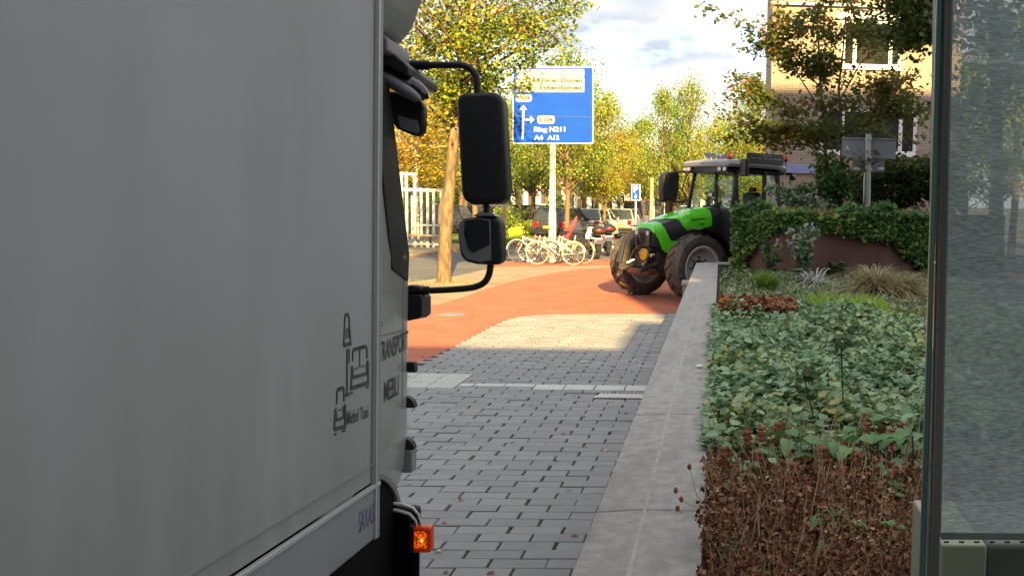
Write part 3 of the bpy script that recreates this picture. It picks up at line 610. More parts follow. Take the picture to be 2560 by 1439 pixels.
# brown dried planting in the near end
def xb(y): return WX1+.02+(.235*y+.25-WX1)*rng.random()
ps = []; stems = MB()
for k in range(1080):
    y = 2.9+1.85*rnd.random(); x = WX1+.02+(.235*y+.55)*rnd.random()
    h = (.13+.17*rnd.random())*(1 if y < 4.2 else .75); dx, dy = rnd.gauss(0, .035), rnd.gauss(0, .03)
    stems.tube([(x, y, .68), (x+dx*.4, y+dy*.4, .70+h*.6), (x+dx, y+dy, .70+h)], [.0026, .0022, .0013], 4)
    nn = rnd.randint(3, 5)
    for j in range(nn):
        t = 1-.17*j-.02*rnd.random(); cx_, cy_, cz_ = x+dx*t, y+dy*t, .70+h*t; rr_ = rnd.uniform(.008, .016)
        for i in range(9): aa = rnd.random()*6.28; ps.append((cx_+rr_*math.cos(aa), cy_+rr_*math.sin(aa), cz_+rnd.gauss(0, .006)))
for k in range(11000):
    y = 2.9+1.9*rnd.random(); x = WX1+.02+(.235*y+.55)*rnd.random(); ps.append((x, y, .70+.17*rnd.random()**1.6))
for k in range(190):
    y = 2.9+2.3*rnd.random(); x = WX1+.03+(.235*y+.2)*rnd.random(); h = .24+.14*rnd.random(); dx, dy = rnd.gauss(0, .07), rnd.gauss(0, .05)
    stems.tube([(x, y, .70), (x+dx*.5, y+dy*.5, .70+h*.5), (x+dx, y+dy, .70+h)], [.0036, .003, .0018], 4)
tag(stems.build('dry_stems', M['dry_stem'], smooth=False), 'thicket of thin dry stems at the near end of the planter', 'dead stems', kind='stuff')
tag(leaves('dead_leaves', ps, .018, LM['brown'], shape='oval', up=.15, seed=41, var=.6), 'mass of shrivelled brown leaves and seed husks at the near end of the planter', 'dead planting', kind='stuff')
tag(leaves('dead_leaf_floor', cover_pts(9500, 2.7, 4.95, lambda x, y: .71+.05*rng.random(), WX1+.02), .028, LM['brown'], shape='oval', up=.4, seed=42), 'layer of brown leaves covering the soil at the near end of the planter', 'leaf litter', kind='stuff')
# whorled seed stalks
spots = [(2170, 1090, 4.9), (2120, 1110, 4.7), (2160, 1065, 5.1), (1945, 1090, 4.9), (1905, 1100, 4.7), (1985, 1190, 4.3), (2230, 1105, 4.7), (2250, 1090, 4.8), (2110, 1200, 4.2), (1870, 1110, 4.7), (1808, 1150, 4.5), (2060, 1150, 4.4), (1895, 1160, 4.4), (2205, 1075, 4.9), (2145, 1160, 4.4)]
seedlab = ['upright brown seed stalk with stacked whorls, '+q for q in ['in front of the dark green leaves, tall', 'rising between the two dark flower stalks', 'farthest back behind the dark green leaves', 'beside the large grey-green leaves in the middle', 'left of the large grey-green leaves', 'standing low in the brown planting, middle', 'nearest but one to the shelter post', 'nearest to the shelter post', 'low in front of the two right-hand stalks', 'halfway between the wall and the grey-green leaves', 'closest to the low wall', 'low, below the slanting dark flower stalk', 'leaning low left in the brown planting', 'tallest near the shelter, behind the leaves', 'low, right of the straight dark flower stalk']]
for k, (u, v, Y) in enumerate(spots):
    t = at(u, v-34, Y); r = empty('seed_stalk', (t.x, t.y, .66)); h = t.z-.66
    tag(r, seedlab[k], 'seed stalk', 'brown whorled seed stalks')
    MB().tube([(0, 0, 0), (rnd.gauss(0, .006), 0, h*.5), (0, 0, h)], [.0035, .003, .0025], 5).build('stem', M['dry_stem'], r)
    for i in range(rnd.randint(3, 6)):
        mb = MB(); g = rnd.uniform(.017, .023)
        for q in range(9):
            a = q*.7+i; mb.sphere((math.cos(a)*g*.7, math.sin(a)*g*.7, h-.008-i*.026), (g*.42, g*.42, g*.5), 5, 3)
        mb.build('seed_whorl', M['dry_seed'], r, smooth=False)
# broad fresh leaves (phlomis-like) as plants
def broad(u, v, Y, n, size, label, seed, spread=.12):
    b = at(u, v-12, Y)+Vector((0, 0, .035)); size *= 1.05; r = empty('broad_leaved_plant', b); tag(r, label, 'plant'); g = np.random.default_rng(seed)
    for k in range(n):
        a = g.random()*6.28; L_ = size*(.7+.5*g.random()); W_ = L_*.42; pts = []; rows = 7
        mb = MB(); vs_ = []
        c0 = Vector((g.normal()*spread, g.normal()*spread*.7, g.normal()*.02)); d = Vector((math.cos(a), math.sin(a), .25)).normalized(); sd_ = Vector((-math.sin(a), math.cos(a), 0)); up_ = d.cross(sd_)*-1
        for i in range(rows+1):
            t = i/rows; ww = W_*math.sin(math.pi*min(1, .12+t*.88))**.8*(1 if t < .97 else .1)*(1+.06*(i % 2))
            cc = c0+d*(L_*t)+Vector((0, 0, -L_*.5*t*t))
            for q, s in ((-1, .9), (-.5, .25), (0, 0), (.5, .25), (1, .9)): vs_.append(cc+sd_*ww*q*.5+Vector((0, 0, 1))*(ww*.22*abs(q)+.004*math.sin(i*2.3+q*3)))
        fs = [(i*5+q, i*5+q+1, (i+1)*5+q+1, (i+1)*5+q) for i in range(rows) for q in range(4)]
        mb.add(vs_, fs).build('leaf', LM['broad'], r, fixn=False)
    MB().tube([(0, 0, -.25), (0.01, 0, -.1), (0, 0, 0)], [.005, .004, .003], 5).build('stem', M['green_stem'], r)
broad(2195, 1270, 3.9, 5, .15, 'broad fresh green leaves on a stalk above the brown planting, near the shelter post', 51)
broad(2080, 1330, 3.6, 4, .13, 'yellow-green serrated leaves lying on the brown planting', 52)
broad(1985, 1430, 3.35, 5, .13, 'cluster of broad green leaves at the bottom middle of the planting', 53)
broad(1800, 1390, 3.5, 5, .12, 'dark green leaves hanging over the wall edge at the near end', 54, .05)
broad(2270, 1425, 3.3, 3, .10, 'small green leaves at the bottom beside the shelter post', 55, .05)
broad(1975, 1150, 4.55, 7, .18, 'large grey-green leaves in the middle of the green and brown border', 56)
broad(2150, 1125, 4.6, 7, .18, 'large dark green leaves among the brown seed stalks', 57, .16)
broad(2280, 1120, 4.5, 5, .17, 'large grey-green leaves touching the shelter post', 58, .1)
broad(2190, 1200, 4.3, 3, .15, 'olive-green upright leaves below the seed stalks near the shelter', 59, .05)
# dried twig hanging over the wall
r = empty('dried_twig', (WX1+.0, 3.82, .84)); tag(r, 'dried twig with small seed heads leaning over the wall top', 'twig')
MB().tube([(.03, 0, 0), (-.03, .02, .05), (-.06, .03, .16)], [.003, .0022, .0014], 5).tube([(.02, 0, 0), (-.06, -.02, .03), (-.11, -.02, .06)], [.003, .002, .001], 5).tube([(.02, 0, 0), (-.05, -.05, .0), (-.10, -.07, .02)], [.003, .002, .001], 5).build('stem', M['dry_stem'], r)
for p in [(-.112, -.02, .085), (-.09, -.02, .05), (-.102, -.07, .03), (-.062, .03, .165)]: MB().sphere(p, (.009, .009, .013), 6, 5).build('seed_head', M['dry_seed'], r, smooth=False)

# ================================================================ red-brown wall with ivy, raised bed
rw = empty('raised_bed_wall', (0, 0, 0)); tag(rw, 'curved red-brown rendered wall of a raised bed, half covered in ivy', 'wall')
def arc(u):                        # plan curve of the wall by x fraction
    t = (u-1838)/(2345-1838); x = .27+3.75*t; y = 18.85-1.35*math.sin(math.pi*min(1, max(0, t*.9+.05)))
    return Vector((x, y, 0))
us = [1832+i*14 for i in range(48)]
front = [arc(u) for u in us]
vs_ = []; RT = 1.86
rings = []
for p in front:
    rings.append([(p.x, p.y, .6), (p.x, p.y, RT), (p.x, p.y+.18, RT), (p.x, p.y+.18, .6)])
MB().loft(rings).build('wall_face', M['red_wall'], rw)
tag(MB().prism([(p.x+.01, p.y+.19, 0) for p in front]+[(7, 24.5, 0), (3.9, 24.5, 0), (2.9, 20.9, 0), (.45, 20.7, 0)], (0, 0, 1.78)).build('raised_bed', M['soil'], smooth=False), kind='structure')
bound = [(1832, 720), (1862, 715), (1868, 640), (1885, 612), (1915, 585), (1960, 570), (2040, 566), (2110, 582), (2180, 592), (2230, 602), (2262, 632), (2290, 662), (2310, 690), (2500, 720)]
pts = []; g = np.random.default_rng(77)
while len(pts) < 9500:
    u = 1832+500*g.random()+(g.random() < .15)*0; p = arc(u); z = .62+(1.28+.10*math.sin(u*.021)+.07*math.sin(u*.063+1))*g.random()**.8+.03*g.normal()
    q = Vector((p.x, p.y, z)); dd = q-Vector((0, 0, EYE)); Yp = dd.dot(_F); pu = CX+FOC*dd.dot(_Rr)/Yp; pv = CY-FOC*dd.dot(_Uu)/Yp
    vb = np.interp(pu, [b[0] for b in bound], [b[1] for b in bound])+g.normal()*6
    if pv < vb: pts.append((p.x+g.normal()*.03, p.y-.03-.12*g.random()+(.5*g.random() if z > RT else 0), z))
iv = leaves('ivy_curtain', pts, .085, LM['ivy'], shape='ivy', up=.30, seed=61, bias=(0, -.35, 0)); tag(iv, 'dark glossy ivy hanging over the red-brown raised bed wall', 'ivy', kind='stuff')
tag(blades('bed_grass', np.array([(.5+3.6*a, 18.6+1.6*b, 1.78) for a, b in g.random((1500, 2))]), .28, LM['straw'], seed=62, spread=.8), 'dry ochre grass on top of the raised bed', 'grass', kind='stuff')
tag(blades('bed_green_grass', np.array([(.5+3.6*a, 18.6+1.8*b, 1.78) for a, b in g.random((2200, 2))]), .26, LM['grassb'], seed=63, spread=.7), 'green grass on top of the raised bed', 'grass', kind='stuff')
# shrubs on the raised bed
def shrub(u, v, Y, rx, rz, n, leaf, lm, label, seed, name='shrub', z0=1.76, sp='oval'):
    b = at(u, v, Y); r = empty(name, (b.x, b.y, z0)); tag(r, label, 'shrub'); g = np.random.default_rng(seed)
    cl = [(g.normal()*rx*.45, g.normal()*rx*.4, rz*(.25+.65*g.random())) for _ in range(26)]
    mb = MB(); pts = []
    for c in cl:
        mb.tube([(0, 0, 0), (c[0]*.4, c[1]*.4, c[2]*.55), c], [.014, .009, .004], 5)
        for i in range(n//26): pts.append((c[0]+g.normal()*rx*.16, c[1]+g.normal()*rx*.16, c[2]+g.normal()*rz*.10))
    mb.build('stem', M['bark_young'], r); leaves('foliage', pts, leaf, lm, r, shape=sp, up=.25, seed=seed)
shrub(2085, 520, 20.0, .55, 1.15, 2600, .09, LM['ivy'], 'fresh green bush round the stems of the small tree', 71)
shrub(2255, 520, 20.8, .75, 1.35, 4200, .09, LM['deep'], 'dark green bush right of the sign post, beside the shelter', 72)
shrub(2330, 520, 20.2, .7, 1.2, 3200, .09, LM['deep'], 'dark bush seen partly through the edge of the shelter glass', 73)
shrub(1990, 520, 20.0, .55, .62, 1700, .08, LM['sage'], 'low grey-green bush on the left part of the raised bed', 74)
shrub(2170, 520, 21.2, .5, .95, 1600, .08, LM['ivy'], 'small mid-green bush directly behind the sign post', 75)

# ================================================================ buildings
def facade(root, x0, x1, z0, z1, y, th, holes, m):
    """wall in the plane y (outer face), openings left free"""
    zs = sorted({z0, z1}|{h[2] for h in holes}|{h[3] for h in holes}); mb = MB()
    for a, b in zip(zs[:-1], zs[1:]):
        x = x0
        for h in sorted([h for h in holes if h[2] < b-1e-6 and h[3] > a+1e-6]):
            if h[0] > x: mb.box((x, min(y, y+th), a), (h[0], max(y, y+th), b))
            x = h[1]
        if x < x1: mb.box((x, min(y, y+th), a), (x1, max(y, y+th), b))
    return mb.build('wall', m, root, smooth=False)
def window(root, x0, x1, z0, z1, y, sgn, fm, pm, fw=.07, mull=(), sill=True):
    """sgn: direction of the outside along y"""
    mb = MB(); d0, d1 = y-sgn*.12, y-sgn*.03
    lo, hi = min(d0, d1), max(d0, d1)
    mb.box((x0, lo, z0), (x0+fw, hi, z1)).box((x1-fw, lo, z0), (x1, hi, z1)).box((x0+fw, lo, z1-fw), (x1-fw, hi, z1)).box((x0+fw, lo, z0), (x1-fw, hi, z0+fw))
    for mx_ in mull: mb.box((mx_-fw/2, lo, z0+fw), (mx_+fw/2, hi, z1-fw))
    wn = mb.build('window', fm, root, smooth=False)
    py = y-sgn*.09
    MB().box((x0+fw, min(py, py-sgn*.01), z0+fw), (x1-fw, max(py, py-sgn*.01), z1-fw)).build('pane', pm, wn, smooth=False)
    if sill: MB().box((x0-.05, min(y-sgn*.03, y+sgn*.05), z0-.06), (x1+.05, max(y-sgn*.03, y+sgn*.05), z0-.003)).build('sill', fm, wn, smooth=False)
    return wn
# apartment building behind the camera: it casts the big shade over the pavement
ap = empty('apartment_building', (0, -10, 0)); tag(ap, 'long stepped brown brick apartment building casting the shade, behind the camera', 'building')
for (xa, xb_, h) in [(-46, 5.69, 10.83), (5.70, 7.34, 12.2), (7.35, 10.17, 17.3), (10.18, 40, 24.4)]:
    holes = []
    if xb_-xa > 2:
        x = xa+1.2
        while x+1.7 < xb_-.3:
            z = 1.0
            while z+1.5 < h-.4: holes.append((x, x+1.6, z, z+1.5)); z += 2.9
            x += 3.4
    facade(ap, xa, xb_, 0, h, 0, -.3, holes, M['brick_brown'])
    MB().box((xa, -4, 0), (xb_, -.301, h)).build('wall', M['facade_dark'], ap, smooth=False)
    for hh in [q for q in holes if -16 < q[0] < 16]: window(ap, *hh, 0, 1, M['white_frame'], M['win_dark'], sill=False)
# brick building at the right
BY = 31.0
def bp(u, v): q = at(u, v, BY); return q.x, q.z
bx0 = bp(1926, 300)[0]
bb = empty('brick_building', (0, 0, 0)); tag(bb, 'buff brick building with white framed windows at the right behind the small tree', 'building')
wins = []
def wrect(u0, v0, u1, v1): a = bp(u0, v0); b = bp(u1, v1); return (a[0], b[0], b[1], a[1])
w1 = wrect(2052, 268, 2291, 388); w2 = wrect(2106, 48, 2254, 172)
w0 = (w1[0]+5.2, w1[1]+5.2, w1[2], w1[3]); w3 = (w2[0], w2[1], w2[2]+3.0, w2[3]+3.0); w4 = (w1[0]+5.2, w1[1]+5.2, w2[2], w2[3])
BXE = 7.3
facade(bb, bx0, BXE, 0, 9.3, BY, .3, [w1, w2], M['brick'])
MB().box((bx0+.001, BY+.301, 0), (BXE-.001, BY+4, 9.25)).build('wall', M['brick'], bb, smooth=False)
for wv in (w1, w2):
    wd = wv[1]-wv[0]
    window(bb, *wv, BY, -1, M['white_frame'], M['win_dark'], fw=.11, mull=((wv[0]+wd*.23, wv[1]-wd*.17) if wd > 2.4 else (wv[0]+wd*.22, wv[1]-wd*.19)))
c = MB().box((w1[0]+.75, BY+.115, w1[2]+.55), (w1[1]-.62, BY+.13, w1[3]-.1)).build('window_reflection', M['white'], bb, smooth=False)  # white panel standing in for the bright sky reflection in the lower window
a = bp(2000, 38); MB().box((w2[0]-.15, BY-.06, w2[3]+.003), (w2[1]+.15, BY+.05, w2[3]+.22)).build('lintel', M['white_frame'], bb, smooth=False)
MB().box((bx0-.05, BY-.12, bp(2000, 14)[1]), (BXE+.05, BY-.003, bp(2000, 8)[1])).build('string_course', M['white_frame'], bb, smooth=False)
a = bp(1955, 432); b = bp(2045, 413); MB().box((a[0]-.25, BY-.10, a[1]), (b[0]+.6, BY-.003, b[1])).build('name_board', M['blue_band'], bb, smooth=False)
MB().box((bx0-.08, BY-.14, 0), (BXE+.05, BY-.003, .5)).build('plinth', M['concrete'], bb, smooth=False)

# ================================================================ removal truck
ramp = MB().prism([(-1.75, -12, 0.001), (-1.75, 5.2, 0.001), (-1.75, -12, .0594*17.2)], (-4.2, 0, 0)).build('road_ramp', M['asphalt'], smooth=False); tag(ramp, kind='structure')
TY, TX = 3.66, -1.26
trk = empty('removal_truck', (TX, TY, .0594*(5.2-TY))); trk.rotation_euler = (R(-3.4), 0, R(.46)); tag(trk, 'dirty pale grey box truck with black mirrors filling the left half of the view', 'truck')
TM = Matrix.Translation(trk.location) @ Euler((R(-3.4), 0, R(.46))).to_matrix().to_4x4(); TI = TM.inverted()
_o = TI @ Vector((0, 0, EYE))
def tray(u, v): return (TI.to_3x3() @ ray(u, v))
def side(u, v, x=0.0): d = tray(u, v); return _o+d*((x-_o.x)/d.x)
def cross(u, v, y): d = tray(u, v); return _o+d*((y-_o.y)/d.y)
c0 = cross(940, 1336, 0.0); c1 = cross(940, 1207, 0); c2_ = cross(940, 1155, 0)
zb, zr, zd = c0.z, c1.z, c2_.z
BX = -2.46
box = MB().box((BX, -7.2, zr+.012), (-.012, -.004, 3.35)).build('box_body', M['truck_box'], trk, bev=.004)
MB().box((-.011, -7.2, zr-.006), (.006, -.0, zr+.008)).build('side_rail', M['alu'], trk, bev=.002)
MB().box((-.0108, -7.2, zd), (-.006, -.03, zd+.006)).build('panel_seam', M['truck_skirt'], trk, smooth=False)
MB().box((-.03, -7.2, zb), (-.002, -.012, zr-.0105)).build('side_skirt', M['truck_skirt'], trk, bev=.003)
MB().box((-.0115, -.055, zb+.0), (.006, -.0405, 3.36)).build('corner_strip', M['alu'], trk, bev=.002)
MB().box((-.0118, -.040, zb-.01), (.0, .012, 3.38)).build('corner_post', M['truck_skirt'], trk, bev=.006)
MB().box((BX, -7.2, 3.3505), (.004, .01, 3.40)).build('roof_rail', M['alu'], trk, bev=.004)
MB().box((BX+.1, -7.1, .42), (-.08, -.05, zb+.02)).build('chassis', M['blackhole'], trk, smooth=False)
# printed furniture logo on the box (dark grey lines)
PX = -.0098
lg = MB()
def stroke(pts, wpx):
    for (a, b) in zip(pts[:-1], pts[1:]):
        a = Vector(a); b = Vector(b); d = (b-a).normalized(); n_ = Vector((-d.y, d.x))*wpx/2
        q = [side(*(a-n_), PX), side(*(b-n_), PX), side(*(b+n_), PX), side(*(a+n_), PX)]
        lg.prism([(PX, p.y, p.z) for p in q], (-.0012, 0, 0))
def S(*p): return [(800+x/3.597, 680+y/3.597) for x, y in p]
lg.v, lg.f = [], []
def logo_part(name, strokes):
    global lg; lg = MB()
    for p, wd in strokes: stroke(S(*p), wd)
    lg.build(name, M['logo'], trk, smooth=False)
logo_part('printed_lamp', [([(228, 384), (262, 380)], 9), ([(228, 395), (216, 660)], 2.6), ([(262, 395), (280, 650)], 2.6), ([(214, 655), (283, 640)], 10), ([(238, 600), (240, 520), (250, 500), (258, 520), (260, 590)], 1.6), ([(248, 692), (246, 1095)], 3.4), ([(266, 685), (266, 815)], 1.8), ([(232, 1108), (262, 1098)], 7)])
logo_part('printed_sofa', [([(298, 800), (298, 710), (312, 686), (410, 660), (424, 675), (426, 775)], 3.0), ([(305, 696), (415, 665)], 9), ([(360, 680), (360, 852)], 2.0), ([(315, 868), (345, 856)], 2.6), ([(375, 848), (405, 838)], 2.6), ([(284, 1040), (288, 855), (296, 842)], 3.6), ([(436, 985), (436, 810), (428, 795)], 3.6), ([(298, 860), (300, 950)], 3), ([(298, 945), (424, 910)], 8), ([(422, 915), (424, 810)], 3), ([(276, 1045), (440, 990)], 10), ([(272, 1088), (298, 1080)], 5), ([(416, 1035), (440, 1028)], 5)])
logo_part('printed_armchair', [([(153, 1185), (156, 1070), (175, 1045), (208, 1035), (219, 1050), (219, 1160)], 3.2), ([(162, 1055), (215, 1038)], 9), ([(133, 1400), (140, 1235), (150, 1220)], 3.6), ([(230, 1380), (230, 1200), (222, 1185)], 3.6), ([(168, 1240), (198, 1230)], 2.6), ([(150, 1240), (152, 1330)], 3), ([(148, 1328), (214, 1305)], 7), ([(214, 1310), (212, 1205)], 3), ([(130, 1412), (234, 1382)], 10), ([(132, 1460), (152, 1452)], 5), ([(206, 1428), (232, 1420)], 5)])
def side_text(sx, u0, v0, u1, v1, hpx, name, m, x):
    p0 = side(u0, v0, x); p1 = side(u1, v1, x); pt = side(u0, v0-hpx, x)
    text(sx, (x, p0.y, p0.z), (0, p1.y-p0.y, p1.z-p0.z), (0, 0, pt.z-p0.z), name, m, trk)
side_text('Mebel Taxi', 868, 1062, 921, 1043, 34, 'printed_name', M['logo'], PX+.0002)
side_text('SAXAS', 897, 1332, 934, 1306, 52, 'builder_badge', M['logo_blue'], -.0014)
# road grime: greenish film that gathers towards the bottom of the box
_t = M['truck_box'].node_tree; _n = _t.nodes; _l = _t.links; _b = _n['Principled BSDF']; _src = _b.inputs['Base Color'].links[0].from_socket
_tc = _n.new('ShaderNodeTexCoord'); _sx = _n.new('ShaderNodeSeparateXYZ'); _l.new(_tc.outputs['Object'], _sx.inputs[0])
_mr = _n.new('ShaderNodeMapRange'); _mr.inputs[1].default_value = 1.75; _mr.inputs[2].default_value = zr; _l.new(_sx.outputs[2], _mr.inputs[0])
_mm = _n.new('ShaderNodeMapping'); _mm.inputs['Scale'].default_value = (1, 4.5, 0.9); _l.new(_tc.outputs['Object'], _mm.inputs[0])
_no = _n.new('ShaderNodeTexNoise'); _no.inputs['Scale'].default_value = 1.3; _no.inputs['Detail'].default_value = 7; _l.new(_mm.outputs[0], _no.inputs[0])
_ml = _n.new('ShaderNodeMath'); _ml.operation = 'MULTIPLY'; _l.new(_mr.outputs[0], _ml.inputs[0]); _l.new(_no.outputs[0], _ml.inputs[1])
_mx = _n.new('ShaderNodeMix'); _mx.data_type = 'RGBA'; _l.new(_ml.outputs[0], _mx.inputs[0]); _l.new(_src, _mx.inputs[6]); _mx.inputs[7].default_value = (0.165, 0.175, 0.15, 1); _l.new(_mx.outputs[2], _b.inputs['Base Color'])
# cab
CXs = -.235
def rrect(x0, x1, y0, y1, rad, n=7):
    P = []
    for (cx, cy, a0, r_) in ((x1-rad, y1-rad, 0, rad), (x0+rad, y1-rad, 90, rad), (x0+.03, y0+.03, 180, .03), (x1-.03, y0+.03, 270, .03)):
        for k in range(n+1): a = R(a0+90*k/n); P.append((cx+r_*math.cos(a), cy+r_*math.sin(a)))
    return P
rings = []
_zl = cross(985, 1262, .95).z
for (z, ix, iy) in [(_zl-.03, .12, .12), (_zl+.02, .06, .07), (_zl+.07, .028, .03), (_zl+.15, .008, .01), (_zl+.30, .0, .0), (1.72, .0, .0), (1.80, .012, .01), (2.1, .04, .06), (2.45, .075, .13), (2.60, .11, .18), (2.68, .17, .26)]:
    rings.append([(x, y, z) for x, y in rrect(BX+.235+ix, CXs-ix, .10, 1.31-iy, .22)])
MB().loft(rings).build('cab_body', M['cab_paint'], trk, bev=0)
def cpoly(px, x0, x1, m, name, y0=.11):
    """polygon traced on the cab side (x follows the side plane)"""
    P = []
    for (u, v) in px:
        p = side(u, v, x0); P.append((x0, max(y0, p.y), p.z))
    return MB().prism(P, (x1-x0, 0, 0)).build(name, m, trk, bev=.004)
def zof(v, y=.8): return cross(980, v, y).z
# side window, pillar, door shut line
zt, zb_ = 2.52, zof(690)
MB().prism([(CXs-.012, .14, zof(640)), (CXs-.012, 1.02, zb_+.02), (CXs-.085, .98, zt), (CXs-.085, .14, zt)], (.006, 0, 0)).build('side_window', M['black_gloss'], trk, bev=.003)
MB().prism([(CXs-.006, .86, zb_+.03), (CXs-.006, 1.10, zb_-.03), (CXs-.01, 1.13, zb_+.1), (CXs-.080, 1.02, zt+.03), (CXs-.080, .80, zt+.03)], (.014, 0, 0)).build('window_pillar', M['black'], trk, bev=.006)
MB().prism([(CXs+.001, .13, zof(838)), (CXs+.001, 1.07, zof(838)), (CXs+.001, 1.07, zof(838)+.008), (CXs+.001, .13, zof(838)+.008)], (.002, 0, 0)).build('panel_groove', M['cab_dark'], trk, smooth=False)
MB().box((CXs-.001, 1.04, 1.0), (CXs+.0015, 1.046, 1.75)).build('door_seam', M['cab_dark'], trk, smooth=False)
side_text('TRANSPORT', 948, 908, 1021, 872, 52, 'printed_word', M['logo'], CXs+.0025)
side_text('MEBLI', 961, 1006, 997, 985, 52, 'printed_word', M['logo'], CXs+.0025)
side_text('sp.', 947, 824, 958, 820, 20, 'printed_word', M['logo'], CXs+.0025)
# door handle ring

# wheel arch, wheel
wy, wz = .50, .40
az_ = cross(945, 1192, .6).z-wz
arcp = [(CXs+.012, wy+.50*math.cos(R(a)), wz+az_*math.sin(R(a))) for a in range(-35, 205, 8)]
rings = [[(p[0]+.006, p[1], p[2]), (p[0]-.03, p[1], p[2]), (p[0]-.03, wy+(p[1]-wy)*1.06, wz+(p[2]-wz)*1.06), (p[0]+.006, wy+(p[1]-wy)*1.06, wz+(p[2]-wz)*1.06)] for p in arcp]
MB().loft(rings).build('wheel_arch', M['cab_dark'], trk)
MB().prism([(CXs+.004, p[1], p[2]) for p in arcp], (-.03, 0, 0)).build('wheel_well', M['blackhole'], trk, smooth=False)
MB().box((BX+.4, -.02, .3), (CXs-.05, 1.10, .80)).build('underbody', M['blackhole'], trk, smooth=False)
def wheel(parent, c, r, wd, rimr, axis='x', tm=None, rm=None, name='wheel', hub=True):
    h = wd/2
    t = MB().lathe([(rimr, -h*.8), (rimr+.02, -h), (r-.04, -h), (r-.01, -h*.75), (r, -h*.3), (r, h*.3), (r-.01, h*.75), (r-.04, h), (rimr+.02, h), (rimr, h*.8)], c, axis, 28, close=True).build(name, tm or M['tyre'], parent)
    rb = MB().lathe([(.001, h*.25), (rimr*.35, h*.3), (rimr*.4, h*.1), (rimr*.85, h*.15), (rimr, h*.8), (rimr*.97, h*.85), (rimr*.97, -h*.8), (.001, -h*.5)], c, axis, 28).build('rim', rm or M['chrome'], t)
    return t
wheel(trk, (CXs-.20, wy, wz), .42, .26, .24)
for yy in (-4.8,): wheel(trk, (-.25, yy, .45), .43, .28, .24)
wheel(trk, (BX+.45, wy, wz), .42, .26, .24); wheel(trk, (BX+.25, -4.8, .45), .43, .28, .24)
# front fender corner with two pale edges, step and marker lamp
def tb(u0, v0, u1, v1, y0, y1, m, name, bev=.012):
    a = cross(u0, v1, y0); b = cross(u1, v0, y0); return MB().box((a.x, y0, a.z), (b.x, y1, b.z)).build(name, m, trk, bev=bev, seg=3)
tb(962, 1292, 1044, 1460, .92, .98, M['blackhole'], 'bumper_step', .02)
for (u0, v0, u1, v1, nm) in [(983, 1257, 1053, 1266, 'fender_edge'), (978, 1273, 1046, 1281, 'fender_edge')]:
    a = cross(u0, v0+4, .88); b = cross(u1, v0+30, .88); r_ = .04
    pth = [(a.x-.05, .93, a.z), (b.x-.09, .90, a.z-.004), (b.x-.045, .90, a.z-.018), (b.x-.018, .90, a.z-.05), (b.x-.008, .91, a.z-.10)]
    MB().tube([Vector(q) for q in pth], [.0085, .0085, .008, .006, .003], 8).build(nm, M['white'], trk)
tb(966, 1266, 1046, 1320, .93, .99, M['black'], 'fender_top', .02)
l0 = cross(1042, 1382, .86); l1 = cross(1077, 1317, .86)
lamp = MB().box((l0.x-.02, .86, l0.z), (l1.x, .93, l1.z)).build('marker_lamp', M['lamp_orange'], trk, bev=.014, seg=3)
cc = Vector(((l0.x+l1.x)/2-.008, .857, (l0.z+l1.z)/2)); MB().sphere(cc, (.004, .004, .007)).build('bulb', M['lamp_core'], lamp); MB().box((l0.x-.012, .8585, l0.z+.024), (l1.x-.018, .862, l1.z-.020)).build('reflector', M['lamp_mid'], lamp, bev=.001)
MB().box((l0.x-.05, .87, l0.z-.004), (l0.x-.018, .95, l1.z+.006)).build('lamp_housing', M['black'], trk, bev=.01)
# air deflectors at the cab corner
def fin(u0, v0, u1, v1, m, y=1.12, curved=True, name='air_deflector'):
    a = cross(u0, v1, y); b = cross(u1, v0, y); n = 8; P = []
    if curved:
        P = [(a.x-.04, y, b.z)]+[(a.x+(b.x-a.x)*math.sin(R(90*k/n)), y, a.z+(b.z-a.z)*math.cos(R(90*k/n))) for k in range(n+1)]+[(a.x-.04, y, a.z)]
    else: P = [(a.x-.04, y, b.z), (b.x-.006, y, b.z), (b.x, y, a.z+(b.z-a.z)*.6), (b.x, y, a.z), (a.x-.04, y, a.z+.01)]
    return MB().prism(P, (0, .05, 0)).build(name, m, trk, bev=.003)
fin(1012, 905, 1037, 931, M['black'], curved=False); fin(1008, 990, 1037, 1019, M['black']); fin(1002, 1093, 1035, 1123, M['black'])
a = cross(1012, 1181, 1.12); b = cross(1030, 1124, 1.12); MB().box((a.x-.03, 1.12, a.z), (b.x, 1.20, b.z)).build('marker_plate', M['truck_skirt'], trk, bev=.006)
# roof deflector
zz = [(1030, -60), (1008, 0), (1003, 18), (996, 36), (982, 58), (966, 78), (955, 82)]
P = [cross(u, v, .9) for u, v in zz]
prof = [(p.x, p.z) for p in P]+[(P[-1].x-.25, P[-1].z+.02), (P[-1].x-.25, P[0].z)]
MB().prism([(x, .35, z) for x, z in prof], (0, .8, 0)).build('roof_deflector', M['cab_paint'], trk, bev=.03, seg=3)
MB().prism([tuple(cross(u, v, .9)) for u, v in [(920, 78), (958, 84), (968, 100), (968, 128), (950, 130), (915, 120)]], (0, .35, 0)).build('deflector_foot', M['cab_dark'], trk, bev=.01)
